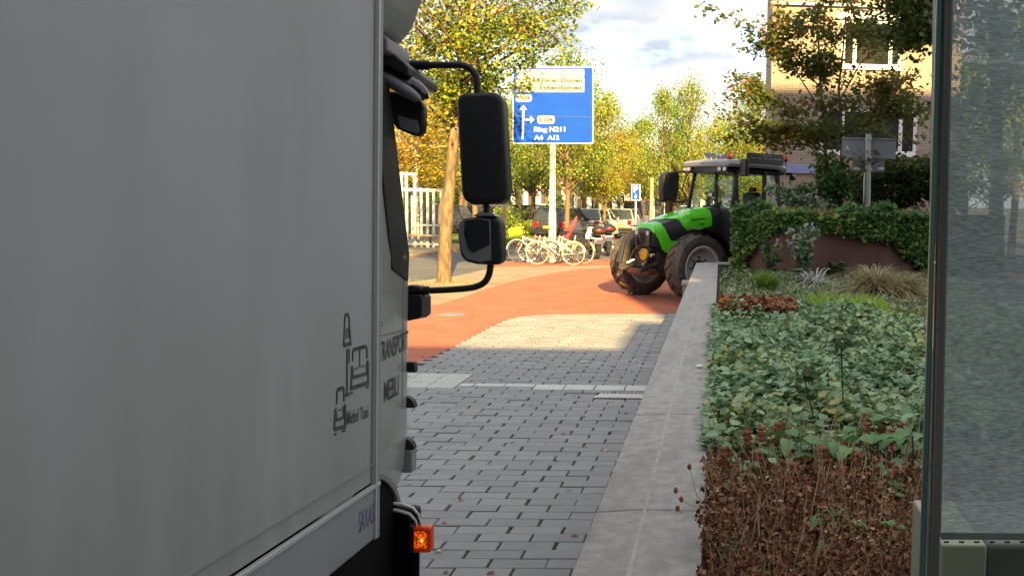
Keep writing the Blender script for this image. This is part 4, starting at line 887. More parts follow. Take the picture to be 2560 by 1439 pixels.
# sun visor and mirrors; traced outlines, real depth
def blob(px, y, depth, m, name, bev=.012, parent=trk):
    return MB().prism([tuple(cross(u, v, y)) for u, v in px], (0, depth, 0)).build(name, m, parent, bev=bev, seg=3)
blob([(925, 115), (945, 120), (975, 128), (1010, 155), (1022, 168), (1020, 190), (1000, 185), (960, 160), (925, 150)], 1.0, .5, M['black'], 'visor_bracket', .01)
def capsule(u0, v0, u1, v1, rpx, y, m, name, ry=.07, parent=trk, rat=1):
    a = cross(u0, v0, y); b = cross(u1, v1, y); rr = (cross(u0+rpx, v0, y)-a).length; d = (b-a); L_ = d.length/2+rr; d.normalize(); n_ = Vector((0, 1, 0)).cross(d).normalized(); c = (a+b)/2
    rings = []
    for i in range(15):
        t = -1+2*i/14; s = (1-abs(t)**2.6)**.5 if abs(t) < 1 else .02; s = max(s, .03)
        rings.append([c+d*(L_*t)+(n_*math.cos(2*math.pi*k/18)*rr*rat+Vector((0, 1, 0))*math.sin(2*math.pi*k/18)*ry)*s for k in range(18)])
    return MB().loft(rings).build(name, m, parent)
capsule(962, 175, 1050, 232, 26, 1.10, M['black_gloss'], 'kerb_mirror', .075)
capsule(958, 192, 1040, 244, 16, 1.02, M['grey_plastic'], 'mirror_rim', .03)
blob([(955, 225), (1000, 232), (1052, 252), (1060, 268), (1058, 325), (1048, 340), (1030, 338), (992, 322), (975, 300), (968, 240)], 1.12, .07, M['black'], 'wide_mirror', .018)
blob([(994, 288), (1043, 302), (1049, 330), (1040, 334), (1000, 320)], 1.112, .005, M['grey_plastic'], 'wide_mirror_shell', .001)
MY = 1.20
def armp(px, r, name, y=MY+.06):
    P = [cross(u, v, y) for u, v in px]; Q = []
    for i in range(len(P)-1):                      # Catmull-Rom
        p0, p1, p2, p3 = P[max(i-1, 0)], P[i], P[i+1], P[min(i+2, len(P)-1)]
        for k in range(5):
            t = k/5; Q.append(.5*((2*p1)+(-p0+p2)*t+(2*p0-5*p1+4*p2-p3)*t*t+(-p0+3*p1-3*p2+p3)*t**3))
    Q.append(P[-1]); return MB().tube(Q, r, 12).build(name, M['black'], trk)
armp([(1062, 163), (1110, 163), (1150, 163), (1172, 170), (1188, 187), (1193, 210), (1193, 245)], .0175, 'mirror_arm')
armp([(1015, 163), (1040, 163), (1072, 163)], .024, 'arm_joint')
armp([(1216, 500), (1216, 545)], .0165, 'mirror_link')
armp([(1226, 655), (1224, 680), (1214, 702), (1196, 714), (1170, 720), (1120, 724), (1075, 726)], .0165, 'mirror_arm')
armp([(1020, 727), (1040, 725), (1072, 726)], .022, 'arm_joint')
blob([(1010, 718), (1024, 712), (1052, 716), (1052, 730), (1012, 735)], MY, .1, M['black'], 'arm_mount', .01)
blob([(1008, 736), (1050, 737), (1055, 744), (1055, 788), (1044, 797), (1014, 803), (1010, 800)], MY-.02, .16, M['black'], 'mirror_hinge', .008)
big = blob([(1146, 236), (1158, 232), (1232, 229), (1250, 236), (1258, 256), (1270, 470), (1266, 496), (1250, 507), (1180, 511), (1160, 502), (1153, 484), (1142, 300), (1141, 250)], MY, .13, M['black'], 'main_mirror', .022)
blob([(1152, 246), (1162, 241), (1222, 238), (1236, 250), (1242, 470), (1232, 490), (1182, 496), (1164, 486), (1150, 300)], MY-.004, .005, M['mirror_glass'], 'glass', .001, big)
sm = blob([(1146, 553), (1158, 545), (1195, 541), (1240, 541), (1252, 556), (1256, 640), (1252, 656), (1236, 662), (1190, 660), (1160, 652), (1150, 636), (1143, 590)], MY, .12, M['black'], 'wide_angle_mirror', .020)
shl = blob([(1150, 557), (1160, 549), (1200, 545), (1226, 549), (1228, 650), (1200, 655), (1166, 647), (1155, 630), (1148, 590)], MY-.004, .005, M['grey_plastic'], 'shell', .001, sm)
blob([(1162, 551), (1200, 547), (1222, 552), (1224, 612), (1200, 622), (1182, 631), (1170, 620), (1160, 585)], MY-.007, .004, M['mirror_glass'], 'glass', .0005, sm)
blob([(1180, 540), (1195, 532), (1230, 532), (1240, 541)], MY-.01, .12, M['grey_plastic'], 'mirror_hood', .004, sm)
# ================================================================ shelter at the right
sh = empty('tram_shelter', (0, 0, 0)); tag(sh, 'tram shelter end wall of greenish glass with a woven grey screen at right', 'shelter')
SYD = 1.62
def sp(u, v, y=SYD): return at(u, v, y)
def vpost(ut, ub, wpx, y0, dep, m, name, bev=.002, zlo=0.0, zhi=3.4):
    a = sp(ut, 0, y0); b = sp(ub, 1439, y0); k = (a.x-b.x)/(a.z-b.z); wd = wpx/FOC*y0
    x_hi = b.x+k*(zhi-b.z); x_lo = b.x+k*(zlo-b.z)
    return MB().loft([[(x_lo, y0, zlo), (x_lo+wd, y0, zlo), (x_lo+wd, y0+dep, zlo), (x_lo, y0+dep, zlo)], [(x_hi, y0, zhi), (x_hi+wd, y0, zhi), (x_hi+wd, y0+dep, zhi), (x_hi, y0+dep, zhi)]]).build(name, m, sh, bev=bev)
vpost(2343, 2300, 14, SYD, .012, M['glass_edge'], 'glass_edge')
vpost(2341, 2318, 16, SYD+.02, .03, M['frame_grey'], 'frame_strip')
vpost(2364, 2332, 17, SYD-.01, .02, M['frame_dark'], 'frame_post')
vpost(2352, 2322, 12, SYD+.015, .02, M['frame_grey'], 'seal')
def pane(ut, ub, y, m, name, zlo, zhi, wd=.9, th=.006):
    a = sp(ut, 0, y); b = sp(ub, 1439, y); k = (a.x-b.x)/(a.z-b.z); x1 = b.x+k*(zhi-b.z); x0 = b.x+k*(zlo-b.z)
    return MB().prism([(x0, y, zlo), (x0+wd, y, zlo), (x1+wd, y, zhi), (x1, y, zhi)], (0, th, 0)).build(name, m, sh, smooth=False)
zhem = sp(2450, 1366).z
pane(2380, 2348, SYD+.05, M['screen'], 'woven_screen', zhem, 3.4, th=.0015)
pane(2384, 2350, SYD+.047, M['frame_grey'], 'screen_hem', zhem-.004, zhem+.008, th=.002)
vpost(2378, 2345, 6, SYD+.045, .004, M['frame_grey'], 'screen_edge', zlo=zhem)
for k in range(10):
    a = sp(2360+k*38, 1354, SYD+.046); MB().box((a.x, a.y, a.z-.0015), (a.x+.009, a.y+.002, a.z+.0015)).build('stitch', M['black'], sh, smooth=False)
pane(2352, 2320, SYD+.005, M['glass_shelter'], 'glass_pane', 0.1, 3.4)
a = sp(2354, 1380, 1.9); b = sp(2440, 1439, 1.9); cb = MB().box((a.x, 1.9, .0), (b.x+.02, 2.2, a.z+.015)).build('control_cabinet', M['beige_box'], bev=.004); tag(cb, 'small beige cabinet seen behind the shelter glass at the lower right', 'cabinet')
tag(MB().box((b.x+.025, 1.92, 0), (1.6, 2.22, a.z+.01)).build('bench_back', M['frame_dark'], bev=.01), 'dark bench back behind the shelter glass in the lower right corner', 'bench')

# ================================================================ blue direction sign
SYN = 31.0
sg = empty('direction_sign', (0, 0, 0)); tag(sg, 'big blue road direction sign with white arrows and lettering on a cream pole', 'road sign')
pb = at(1379, 661, SYN); SZ = {}
def sxy(u, v, dy=0): q = at(u, v, SYN); return Vector((q.x, SYN+dy, q.z))
pt_ = sxy(1382, 170)
MB().tube([(pb.x, SYN+.12, 0), (pb.x, SYN+.12, 1.55)], .115, 16).build('pole_base', M['cream'], sg)
MB().tube([(pb.x, SYN+.12, 1.55), (pt_.x, SYN+.12, pt_.z)], .092, 16).build('pole', M['cream'], sg)
def rr2(u0, v0, u1, v1, rpx, dy, th, m, name, par=sg):
    P = []
    for cx, cy, a0 in ((u1-rpx, v0+rpx, -90), (u1-rpx, v1-rpx, 0), (u0+rpx, v1-rpx, 90), (u0+rpx, v0+rpx, 180)):
        for k in range(5): a = R(a0+22.5*k); P.append(sxy(cx+rpx*math.cos(a), cy+rpx*math.sin(a), dy))
    return MB().prism(P, (0, th, 0)).build(name, m, par, smooth=False)
rr2(1281, 166, 1484, 360, 6, .0, .03, M['sign_white'], 'border')
rr2(1284, 169, 1481, 357, 5, -.004, .003, M['sign_blue'], 'panel')
MB().box((sxy(1284, 288).x, SYN-.0055, sxy(1284, 289).z), (sxy(1481, 288).x, SYN-.0045, sxy(1284, 288).z)).build('panel_seam', M['logo_blue'], sg, smooth=False)
rr2(1292, 173, 1461, 192, 3, -.008, .003, M['panel_white'], 'white_panel'); rr2(1289, 193, 1461, 231, 3, -.008, .003, M['panel_white'], 'white_panel')
rr2(1289, 236, 1330, 255, 7, -.008, .003, M['panel_white'], 'route_shield'); rr2(1343, 289, 1387, 310, 7, -.008, .003, M['panel_white'], 'route_shield')
def stext(sx, u0, v0, u1, v1, m, name='lettering', dy=-.0105):
    a = sxy(u0, v1, dy); b = sxy(u1, v1, dy); c = sxy(u0, v0, dy); text(sx, a, b-a, c-a, name, m, sg)
stext('Oud Eik en Duinen', 1315, 196, 1455, 206, M['logo']); stext('Nw.', 1315, 214, 1338, 224, M['logo']); stext('Eykenduynen', 1350, 214, 1453, 227, M['logo'])
stext('S 104', 1292, 240, 1325, 250, M['logo']); stext('S 104', 1347, 294, 1381, 305, M['logo'])
stext('Ring N211', 1335, 317, 1413, 333, M['sign_white']); stext('A4', 1335, 338, 1358, 350, M['sign_white']); stext('A12', 1369, 338, 1398, 350, M['sign_white'])
for v in (199, 217):
    mb = MB()
    for (a, b, w_) in [((1300, v-4), (1300, v+8), .022), ((1308, v-3), (1308, v+8), .022), ((1294, v), (1304, v-1), .018), ((1304, v), (1312, v), .018)]: mb.bar(sxy(*a, -.0095), sxy(*b, -.0095), w_, .002, up=(0, 1, 0))
    mb.build('cemetery_symbol', M['logo'], sg, smooth=False)
mb = MB(); mb.bar(sxy(1348, 177, -.0095), sxy(1358, 186, -.0095), .02, .002, up=(0, 1, 0)).bar(sxy(1352, 186, -.0095), sxy(1362, 182, -.0095), .02, .002, up=(0, 1, 0)).build('cemetery_symbol', M['logo'], sg, smooth=False)
mb = MB().bar(sxy(1307, 348, -.0095), sxy(1308.5, 272, -.0095), .058, .003, up=(0, 1, 0)).prism([sxy(1299, 274, -.011), sxy(1318, 274, -.011), sxy(1309, 263, -.011)], (0, .003, 0)); mb.build('arrow', M['sign_white'], sg, smooth=False)
MB().bar(sxy(1310, 299, -.013), sxy(1328, 299, -.013), .055, .003, up=(0, 1, 0)).prism([sxy(1326, 290, -.0145), sxy(1326, 308, -.0145), sxy(1337, 299, -.0145)], (0, .003, 0)).build('arrow', M['sign_white'], sg, smooth=False)
MB().box((sxy(1300, 200).x, SYN+.032, sxy(1300, 215).z), (sxy(1465, 200).x, SYN+.06, sxy(1300, 212).z)).build('bracket', M['steel'], sg, smooth=False)
MB().box((sxy(1300, 200).x, SYN+.032, sxy(1300, 325).z), (sxy(1465, 200).x, SYN+.06, sxy(1300, 322).z)).build('bracket', M['steel'], sg, smooth=False)

# ================================================================ other signs and posts
# back of the grey signs on the raised bed
gs = empty('road_sign_back', (0, 0, 0)); tag(gs, 'grey backs of two road signs on a steel post in the raised bed', 'road sign')
def gx(u, v, dy=0, Y=19.5): q = at(u, v, Y); return Vector((q.x, Y+dy, q.z))
a = gx(2170, 515); b = gx(2171, 335); MB().tube([(a.x, a.y, 1.7), b], .057, 14).build('post', M['steel'], gs)
for (u0, v0, u1, v1) in [(2105, 346, 2242, 395), (2131, 399, 2213, 428)]:
    p = gx(u0, v1, .07); q = gx(u1, v0, .07); MB().box((p.x, p.y, p.z), (q.x, p.y+.012, q.z)).box((p.x, p.y-.02, q.z-.03), (q.x, p.y-.001, q.z-.006)).box((p.x, p.y-.02, p.z+.006), (q.x, p.y-.001, p.z+.03)).build('sign_panel', M['sign_back'], gs, bev=.003)
for v in (348, 393, 402, 424): q = gx(2171, v); MB().tube([q-Vector((0, 0, .02)), q+Vector((0, 0, .02))], .072, 14).build('clamp', M['steel'], gs)
p = gx(2119, 372, .045); MB().prism([p+Vector((0, 0, .07)), p+Vector((-.05, 0, -.03)), p+Vector((0, 0, 0)), p+Vector((.05, 0, -.03))], (0, .004, 0)).build('small_emblem', M['sign_white'], gs, smooth=False)
for u in (2145, 2205): p = gx(u, 421, .045); MB().box((p.x-.07, p.y, p.z-.02), (p.x+.05, p.y+.003, p.z+.02)).build('sticker', M['sign_white'], gs, smooth=False)
p = gx(2160, 470, -.02); mb = MB().lathe([(.001, -.004), (.30, -.006), (.31, 0), (.30, .006), (.001, .006)], (0, 0, 0), 'y', 28)
e = Euler((0, 0, R(80))).to_matrix(); mb.v = [tuple(e @ Vector(q)+p) for q in mb.v]; mb.build('round_sign', M['white'], gs)
# parking sign
PY = 39.0; q0 = at(1578, 501, PY); q1 = at(1601, 461, PY); cxp = (q0.x+q1.x)/2
ps_ = empty('parking_sign', (cxp, PY, 0)); tag(ps_, 'blue and white parking sign with a letter P on a thin white post', 'parking sign')
MB().tube([(0, .04, 0), (0, .04, q1.z-.05)], .035, 10).build('post', M['white'], ps_)
hw = (q1.x-q0.x)/2
MB().box((-hw, 0, q0.z), (hw, .012, q1.z)).build('panel', M['sign_white'], ps_, smooth=False)
MB().box((-hw+.03, -.004, q0.z+.03), (hw-.03, -.001, q1.z-.03)).build('blue_field', M['sign_blue'], ps_, smooth=False)
text('P', (-.08, -.006, (q0.z+q1.z)/2-.0), (.17, 0, 0), (0, 0, .25), 'letter', M['sign_white'], ps_)
MB().lathe([(.001, -.007), (.05, -.007), (.05, -.005)], (-.0, 0, q0.z+.13), 'y', 14).box((-.02, -.007, q0.z+.15), (.02, -.005, q0.z+.25)).build('symbol', M['sign_white'], ps_, smooth=False)
# warning triangle
WY = 62.0; c = at(1335, 479, WY); wt = empty('warning_sign', (c.x, WY, 0)); tag(wt, 'red and white triangular warning sign among the far tree trunks', 'warning sign')
MB().tube([(0, .03, 0), (0, .03, c.z+.2)], .03, 8).build('post', M['steel'], wt)
MB().prism([(-.36, 0, c.z-.28), (.36, 0, c.z-.28), (0, 0, c.z+.36)], (0, .01, 0)).build('red_border', M['lens_red'], wt, smooth=False)
MB().prism([(-.22, -.004, c.z-.20), (.22, -.004, c.z-.20), (0, -.004, c.z+.19)], (0, .003, 0)).build('white_field', M['sign_white'], wt, smooth=False)
# traffic light
QY = 56.0; c = at(1555, 496, QY); tl = empty('traffic_light', (c.x, QY, 0)); tag(tl, 'distant traffic light with white-rimmed black backboard on a black and white striped post', 'traffic light')
mb = MB(); mb.loft([[(.17*math.cos(R(a)), y, c.z+.36*math.sin(R(a))) for a in range(0, 360, 18)] for y in (0, .02)]); mb.build('backboard', M['white'], tl)
mb = MB(); mb.loft([[(.13*math.cos(R(a)), y, c.z+.31*math.sin(R(a))) for a in range(0, 360, 18)] for y in (-.10, -.003)]); mb.build('housing', M['black'], tl)
for k in range(3): MB().lathe([(.001, -.115), (.055, -.11), (.06, -.10)], (0, 0, c.z+.17-.17*k), 'y', 12).build('lens', M['grey_plastic'], tl)
h = c.z-.36; k = 0
while h > 0: MB().tube([(0, .03, max(0, h-.24)), (0, .03, h)], .085, 10).build('post_band', M['black'] if k % 2 else M['white'], tl, smooth=False); h -= .24; k += 1
# lamp posts
def lamp_post(u, v0, v1, Y, r_, m, label, arm=None):
    a = at(u, v0, Y); r = empty('lamp_post', (a.x, Y, 0)); tag(r, label, 'lamp post', None); zt_ = at(u, v1, Y).z
    MB().tube([(0, 0, 0), (0, 0, zt_*.4), (0, 0, zt_)], [r_, r_*.8, r_*.6], 10).build('pole', m, r)
    if arm: q = at(*arm, Y); MB().tube([(0, 0, q.z), (q.x-a.x, 0, q.z+.02)], .03, 8).box((q.x-a.x-.35, -.08, q.z-.03), (q.x-a.x, .08, q.z+.04)).build('lamp_arm', M['sign_white'], r)
    return r
lamp_post(1444, 560, 418, 56, .07, M['sign_white'], 'white lamp post behind the parked scooters')
lamp_post(1042, 610, 170, 44, .11, M['cream'], 'cream lamp post with a thin side arm behind the far tram stop', (1112, 366))
# far tram stop: glass and steel
ts = empty('tram_stop', (0, 0, 0)); tag(ts, 'far glass and steel tram stop screen beside the road, left of the street tree', 'tram stop')
SY2 = 38.0
def ss(u, v): q = at(u, v, SY2); return q
for i, (u, vt) in enumerate([(1004, 430), (1016, 430), (1037, 432), (1053, 470), (1069, 470), (1084, 472), (1103, 474), (1125, 476)]):
    q = ss(u, vt); MB().box((q.x-.045, SY2-.04, .03), (q.x+.045, SY2+.04, q.z)).build('post', M['pole_pale'], ts, smooth=False)
for (v, u0, u1, h_) in [(431, 995, 1041, .10), (470, 995, 1126, .11), (560, 1030, 1126, .06), (606, 995, 1126, .08)]:
    a = ss(u0, v); b = ss(u1, v); MB().box((a.x, SY2-.06, a.z-h_), (b.x, SY2+.05, a.z)).build('rail', M['pole_pale'], ts, smooth=False)
a = ss(995, 604); b = ss(1126, 474); MB().box((a.x, SY2+.06, a.z), (b.x, SY2+.07, b.z)).build('glass_pane', M['glass_clear'], ts, smooth=False)
a = ss(1030, 565); b = ss(1100, 556); MB().box((a.x, SY2-.5, .46), (b.x, SY2-.12, .52)).build('bench_seat', M['wood'], ts, bev=.01)
# white cloth-like poster and dark people-high panels behind
for (u, v0, v1, wpx, m) in [(1022, 600, 480, 14, 'white'), (1062, 600, 500, 9, 'facade_dark'), (1095, 590, 490, 8, 'white')]:
    a = ss(u, v0); b = ss(u+wpx, v1); MB().box((a.x, SY2+.3, .0), (b.x, SY2+.36, b.z)).build('advert_panel', M[m], ts, smooth=False)

# ================================================================ trees
def crown_pts(rng_, n, hc, r, z0, z1, clumps, sp=.16, top=.75, low=.35):
    cl = []
    while len(cl) < clumps:
        t = rng_.random(); z = z0+(z1-z0)*t; e = (math.sin(math.pi*min(1, max(0, (t*.86+.12))))**.7)
        if t > top: e *= 1-.6*(t-top)/(1-top)
        a = rng_.random()*6.283; q = r*e*(rng_.random()**.45); cl.append((q*math.cos(a), q*math.sin(a), z))
    cl = np.array(cl); w_ = rng_.random(clumps)+.25; idx = rng_.choice(clumps, n, p=w_/w_.sum())
    sig = r*sp*(0.6+.8*rng_.random(clumps)); P = cl[idx]+rng_.normal(size=(n, 3))*sig[idx][:, None]*np.array([1, 1, .75])
    return P, cl
def make_tree(name, loc, trunk, tr, hc0, hc1, r, n, leaf, lm, label, seed, clumps=60, sp=.16, bark='bark', group=None, shape='diamond', ctr=None, branches=40, up=.25, cat='tree', squeeze=None):
    g = np.random.default_rng(seed); root = empty(name, loc); tag(root, label, cat, group)
    mb = MB(); tp = [Vector(p) for p in trunk]; mb.tube(tp, [tr*(1-.75*i/(len(tp)-1)) for i in range(len(tp))], 10)
    P, cl = crown_pts(g, n, 0, r, hc0, hc1, clumps, sp); 
    off = np.array(ctr if ctr else (tp[-1].x*.6, tp[-1].y*.6, 0))
    if squeeze:
        for A in (P, cl): k_ = np.clip((A[:, 2]-squeeze[0])/(squeeze[1]-squeeze[0]), squeeze[2], 1); A[:, :2] *= k_[:, None]
    P = P+off; cl = cl+off
    for c in cl[:branches]:
        c = Vector(c); zt_ = max(tp[0].z+.5, c.z-(.35+.5*g.random())*((c-Vector((tp[-1].x, tp[-1].y, c.z))).length+.4)); 
        # point on the trunk at that height
        s = tp[-1]
        for i in range(len(tp)-1):
            if tp[i].z <= zt_ <= tp[i+1].z: s = tp[i].lerp(tp[i+1], (zt_-tp[i].z)/(tp[i+1].z-tp[i].z))
        mid = s.lerp(c, .5)+Vector((g.normal()*.08*r, g.normal()*.08*r, -.04*r)); k = tr*(.18+.22*g.random())
        mb.tube([s, mid, c], [k, k*.6, k*.2], 5)
    mb.build('trunk', M[bark], root); leaves('crown', P, leaf, lm, root, shape=shape, up=up, seed=seed)
    return root
# near street tree left of the sign
b0 = gnd(1110, 706); TD = b0.y
def tp_(u, v): q = at(u, v, TD); return (q.x-b0.x, 0, q.z)
nt_ = make_tree('street_tree', (b0.x, TD, 0), [(0, 0, 0), tp_(1113, 600), tp_(1122, 480), tp_(1136, 330), tp_(1152, 200), tp_(1176, 90), tp_(1186, -40), (.9, .1, 9.2)], .165, 3.9, 9.6, 2.35, 20000, .092, LM['near'],
    'tall street tree with yellowing leaves and a leaning pale trunk behind the truck mirrors', 101, clumps=150, sp=.13, branches=110, ctr=(.45, 0, 0), shape='oval', squeeze=(2.4, 6.0, .45))
mb = MB(); gg = np.random.default_rng(5); tw = []
for (u, v, u1, v1) in [(1190, 60, 1482, 8), (1190, 120, 1420, 95), (1180, 90, 1440, 62), (1180, 170, 1330, 150), (1170, 200, 1330, 215), (1160, 150, 1010, 60), (1150, 230, 1015, 180), (1180, 30, 1380, -30)]:
    a = Vector(tp_(u, v)); c = Vector(tp_(u1, v1)); m_ = a.lerp(c, .55)+Vector((0, .1, -.12)); mb.tube([a, m_, c], [.035, .018, .005], 5)
    for i in range(150):
        t = gg.random()**.6; p = a.lerp(m_, t*2) if t < .5 else m_.lerp(c, t*2-1); tw.append((p.x+gg.normal()*.10, p.y+gg.normal()*.12, p.z+gg.normal()*.09))
mb.build('limb', M['bark_young'], nt_); leaves('outer_foliage', tw, .10, LM['green'], nt_, shape='oval', seed=9, up=.2)
mb = MB(); mb.tube([tp_(1105, 560), tp_(1106, 520), tp_(1112, 468)], [.10, .095, .02], 8).build('trunk_stub', M['bark_young'], nt_)
tag(blades('tree_foot_grass', np.array([(b0.x+.45*a, TD-.1+.45*b, .0) for a, b in gg.normal(size=(260, 2))]), .10, LM['grassb'], seed=3), 'small tuft of grass round the foot of the street tree', 'grass', kind='stuff')
# small multi-stemmed tree on the raised bed (in shade)
TY2 = 20.1; b2 = at(2085, 515, TY2)
def t2(u, v, d=0): q = at(u, v, TY2); return Vector((q.x-b2.x, d, q.z-1.75))
mt = empty('small_tree', (b2.x, TY2, 1.75)); tag(mt, 'small multi-stemmed tree with dark olive autumn leaves on the raised bed', 'tree')
stems_ = [[(2075, 525), (2066, 420), (2060, 330), (2050, 200), (2045, 80), (2035, -20)], [(2100, 525), (2104, 430), (2106, 340), (2098, 220), (2110, 120), (2120, 0)], [(2112, 530), (2150, 470), (2190, 390), (2198, 300), (2175, 200)], [(2068, 440), (2030, 370), (1990, 350), (1945, 345)], [(2063, 350), (2000, 300), (1940, 240), (1880, 190)], [(2104, 380), (2160, 310), (2215, 230), (2250, 200)], [(2055, 280), (1990, 180), (1930, 90), (1875, 60)], [(2100, 250), (2150, 160), (2210, 100), (2260, 60)], [(2104, 340), (2170, 300), (2250, 275), (2300, 285)], [(2062, 380), (1980, 330), (1900, 325)], [(2050, 220), (1980, 130), (1950, 40)]]
pts = []; g = np.random.default_rng(12)
for k, s in enumerate(stems_):
    mb = MB(); P = [t2(u, v, (.25*math.sin(k*2.1)*i/len(s))) for i, (u, v) in enumerate(s)]
    r0 = .050 if k < 2 else (.022 if k == 2 else .018); mb.tube(P, [r0*(1-.8*i/(len(P)-1)) for i in range(len(P))], 7)
    sub = []
    for i in range(15 if k < 2 else 11):
        t = (.35 if k < 2 else .3)+.65*g.random(); f = t*(len(P)-1); i0 = min(int(f), len(P)-2); a = P[i0].lerp(P[i0+1], f-i0)
        ang = g.random()*6.28; L_ = .4+.8*g.random(); d = Vector((math.cos(ang), math.sin(ang)*.8, .5*g.random()-.1)); c = a+d*L_; mb.tube([a, a+d*L_*.5+Vector((0, 0, .03)), c], [.008, .005, .002], 4); sub.append((a, c))
    mb.build('stem', M['bark_young'], mt)
    for a, c in sub:
        for i in range(78): t = .2+.9*g.random(); p = a.lerp(c, t); pts.append((p.x+g.normal()*.12, p.y+g.normal()*.12, p.z+g.normal()*.09))
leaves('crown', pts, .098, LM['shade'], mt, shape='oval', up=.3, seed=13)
# dark crown hanging in at the upper right
TY3 = 17.0; b3 = at(2500, 600, TY3)
def t3(u, v): q = at(u, v, TY3); return Vector((q.x-b3.x, 0, q.z-.7))
dt = empty('dark_tree', (b3.x, TY3, .7)); tag(dt, 'dark green tree whose crown hangs in from the top right behind the shelter glass', 'tree')
pts = []; mb = MB(); mb.tube([(0, 0, 0), t3(2490, 200), t3(2480, -200)], [.12, .10, .06], 9)
for (u, v, su, sv, n) in [(2290, -20, 42, 38, 2400), (2310, 60, 32, 32, 1500), (2270, 75, 22, 20, 500), (2440, 40, 60, 45, 900), (2500, 190, 60, 60, 900), (2550, 60, 40, 80, 900), (2430, 300, 45, 45, 500), (2240, -60, 60, 22, 900)]:
    c = t3(u, v); mb.tube([t3(2487, max(-150, min(500, v+60))), t3((u+2487)/2, v+25), c], [.035, .02, .006], 5)
    for i in range(n): q = t3(u+g.normal()*su, v+g.normal()*sv); pts.append((q.x, g.normal()*.5, q.z))
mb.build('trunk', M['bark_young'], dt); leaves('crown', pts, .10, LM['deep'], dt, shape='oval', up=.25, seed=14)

# rows of background trees
protos = {}
specs = {'gold': ('golden', 201), 'near': ('yellow-green', 202), 'green': ('light green', 203), 'orange': ('orange-tinted', 204)}
def bgtree(u, Y, top_v, rad, kind, low=2.6, leafn=8500, why=''):
    q = at(u, 560, Y); H = at(u, top_v, Y).z
    key = kind
    if key not in protos:
        g = np.random.default_rng(specs[kind][1]); r = empty('background_tree', (q.x, Y, 0))
        mb = MB(); mb.tube([(0, 0, 0), (.02, 0, .3), (.0, 0, .6), (.02, 0, .96)], [.016, .013, .010, .003], 8)
        P, cl = crown_pts(g, leafn, 0, .30, .36, .985, 90, sp=.17)
        for c in cl[:60]: c = Vector(c); s = Vector((0, 0, max(.26, c.z-.12-.1*g.random()))); mb.tube([s, s.lerp(c, .5)+Vector((0, 0, -.01)), c], [.005, .003, .001], 4)
        mb.build('trunk', M['bark'], r); leaves('crown', P, .0165, LM[kind], r, seed=specs[kind][1], up=.2)
        protos[key] = r
    else:
        r = copy_tree(protos[key]); r.location = (q.x, Y, 0)
    r.scale = (rad/.30, rad/.30, H); r.rotation_euler = (0, 0, rnd.random()*6.28)
    tag(r, f'{specs[kind][0]} street tree {why}', 'tree', 'street trees in autumn colour in the background')
    return r
for a in [(965, 40, 150, 3.2, 'orange', 'at the far left, beyond the truck window'), (1035, 52, 250, 3.0, 'orange', 'above the far tram stop'), (1090, 68, 300, 3.2, 'gold', 'left of the leaning trunk, far back'),
          (1190, 47, 215, 2.6, 'near', 'directly behind the main truck mirror'), (1255, 60, 250, 3.0, 'near', 'between the main mirror and the blue sign'), (1330, 52, 200, 2.5, 'green', 'behind the left part of the blue sign'),
          (1415, 42, 118, 2.1, 'near', 'rising just above the blue sign'), (1462, 50, 175, 1.9, 'green', 'behind the right edge of the blue sign'), (1510, 45, 262, 1.6, 'gold', 'right of the blue sign, golden slope of the crown'), (1548, 62, 330, 2.4, 'orange', 'low between the blue sign and the tractor'),
          (1610, 70, 300, 2.8, 'green', 'far back left of the twin-topped tree'), (1655, 50, 225, 1.45, 'green', 'left top of the twin-topped pair above the tractor'), (1722, 51, 200, 1.7, 'near', 'right top of the twin-topped pair above the tractor'), (1690, 58, 330, 2.6, 'gold', 'golden crown low behind the tractor exhaust'),
          (1775, 66, 320, 2.6, 'gold', 'low above the tractor roof'), (1830, 60, 300, 2.4, 'near', 'far back above the tractor cab'), (1885, 72, 205, 2.9, 'green', 'tall pale tree left of the brick building'), (1905, 66, 345, 2.6, 'orange', 'touching the corner of the brick building'), (1855, 64, 355, 2.6, 'gold', 'bright crown seen through the tractor cab'),
          (1370, 75, 300, 3.2, 'gold', 'far back below the blue sign'), (1290, 80, 330, 3.2, 'green', 'far back right of the mirror'), (1600, 88, 370, 3.0, 'gold', 'farthest of those behind the tractor nose'), (1450, 85, 350, 3.5, 'gold', 'farthest of those below the sign'),
          (1150, 90, 330, 4, 'gold', 'farthest of those left of the mirror'), (1500, 95, 380, 3, 'gold', 'farthest of those behind the scooters'), (1700, 95, 390, 3, 'near', 'farthest of those behind the exhaust'),
          (2400, 34, 150, 2.4, 'green', 'added to stand in for trees mirrored in the shelter glass, the left one'), (2530, 38, 20, 3.0, 'near', 'added to stand in for trees mirrored in the shelter glass, the right one'), (2480, 52, 250, 3.0, 'green', 'added to stand in for trees mirrored in the shelter glass, between the other two'),  # these three are added behind the screen to imitate its tree reflection
          (2760, 44, 200, 3.0, 'near', 'beyond the shelter, farther right'), (3050, 40, 180, 3.0, 'green', 'beyond the shelter, farthest right')]:
    bgtree(a[0], a[1], a[2], a[3], a[4], why=a[5])
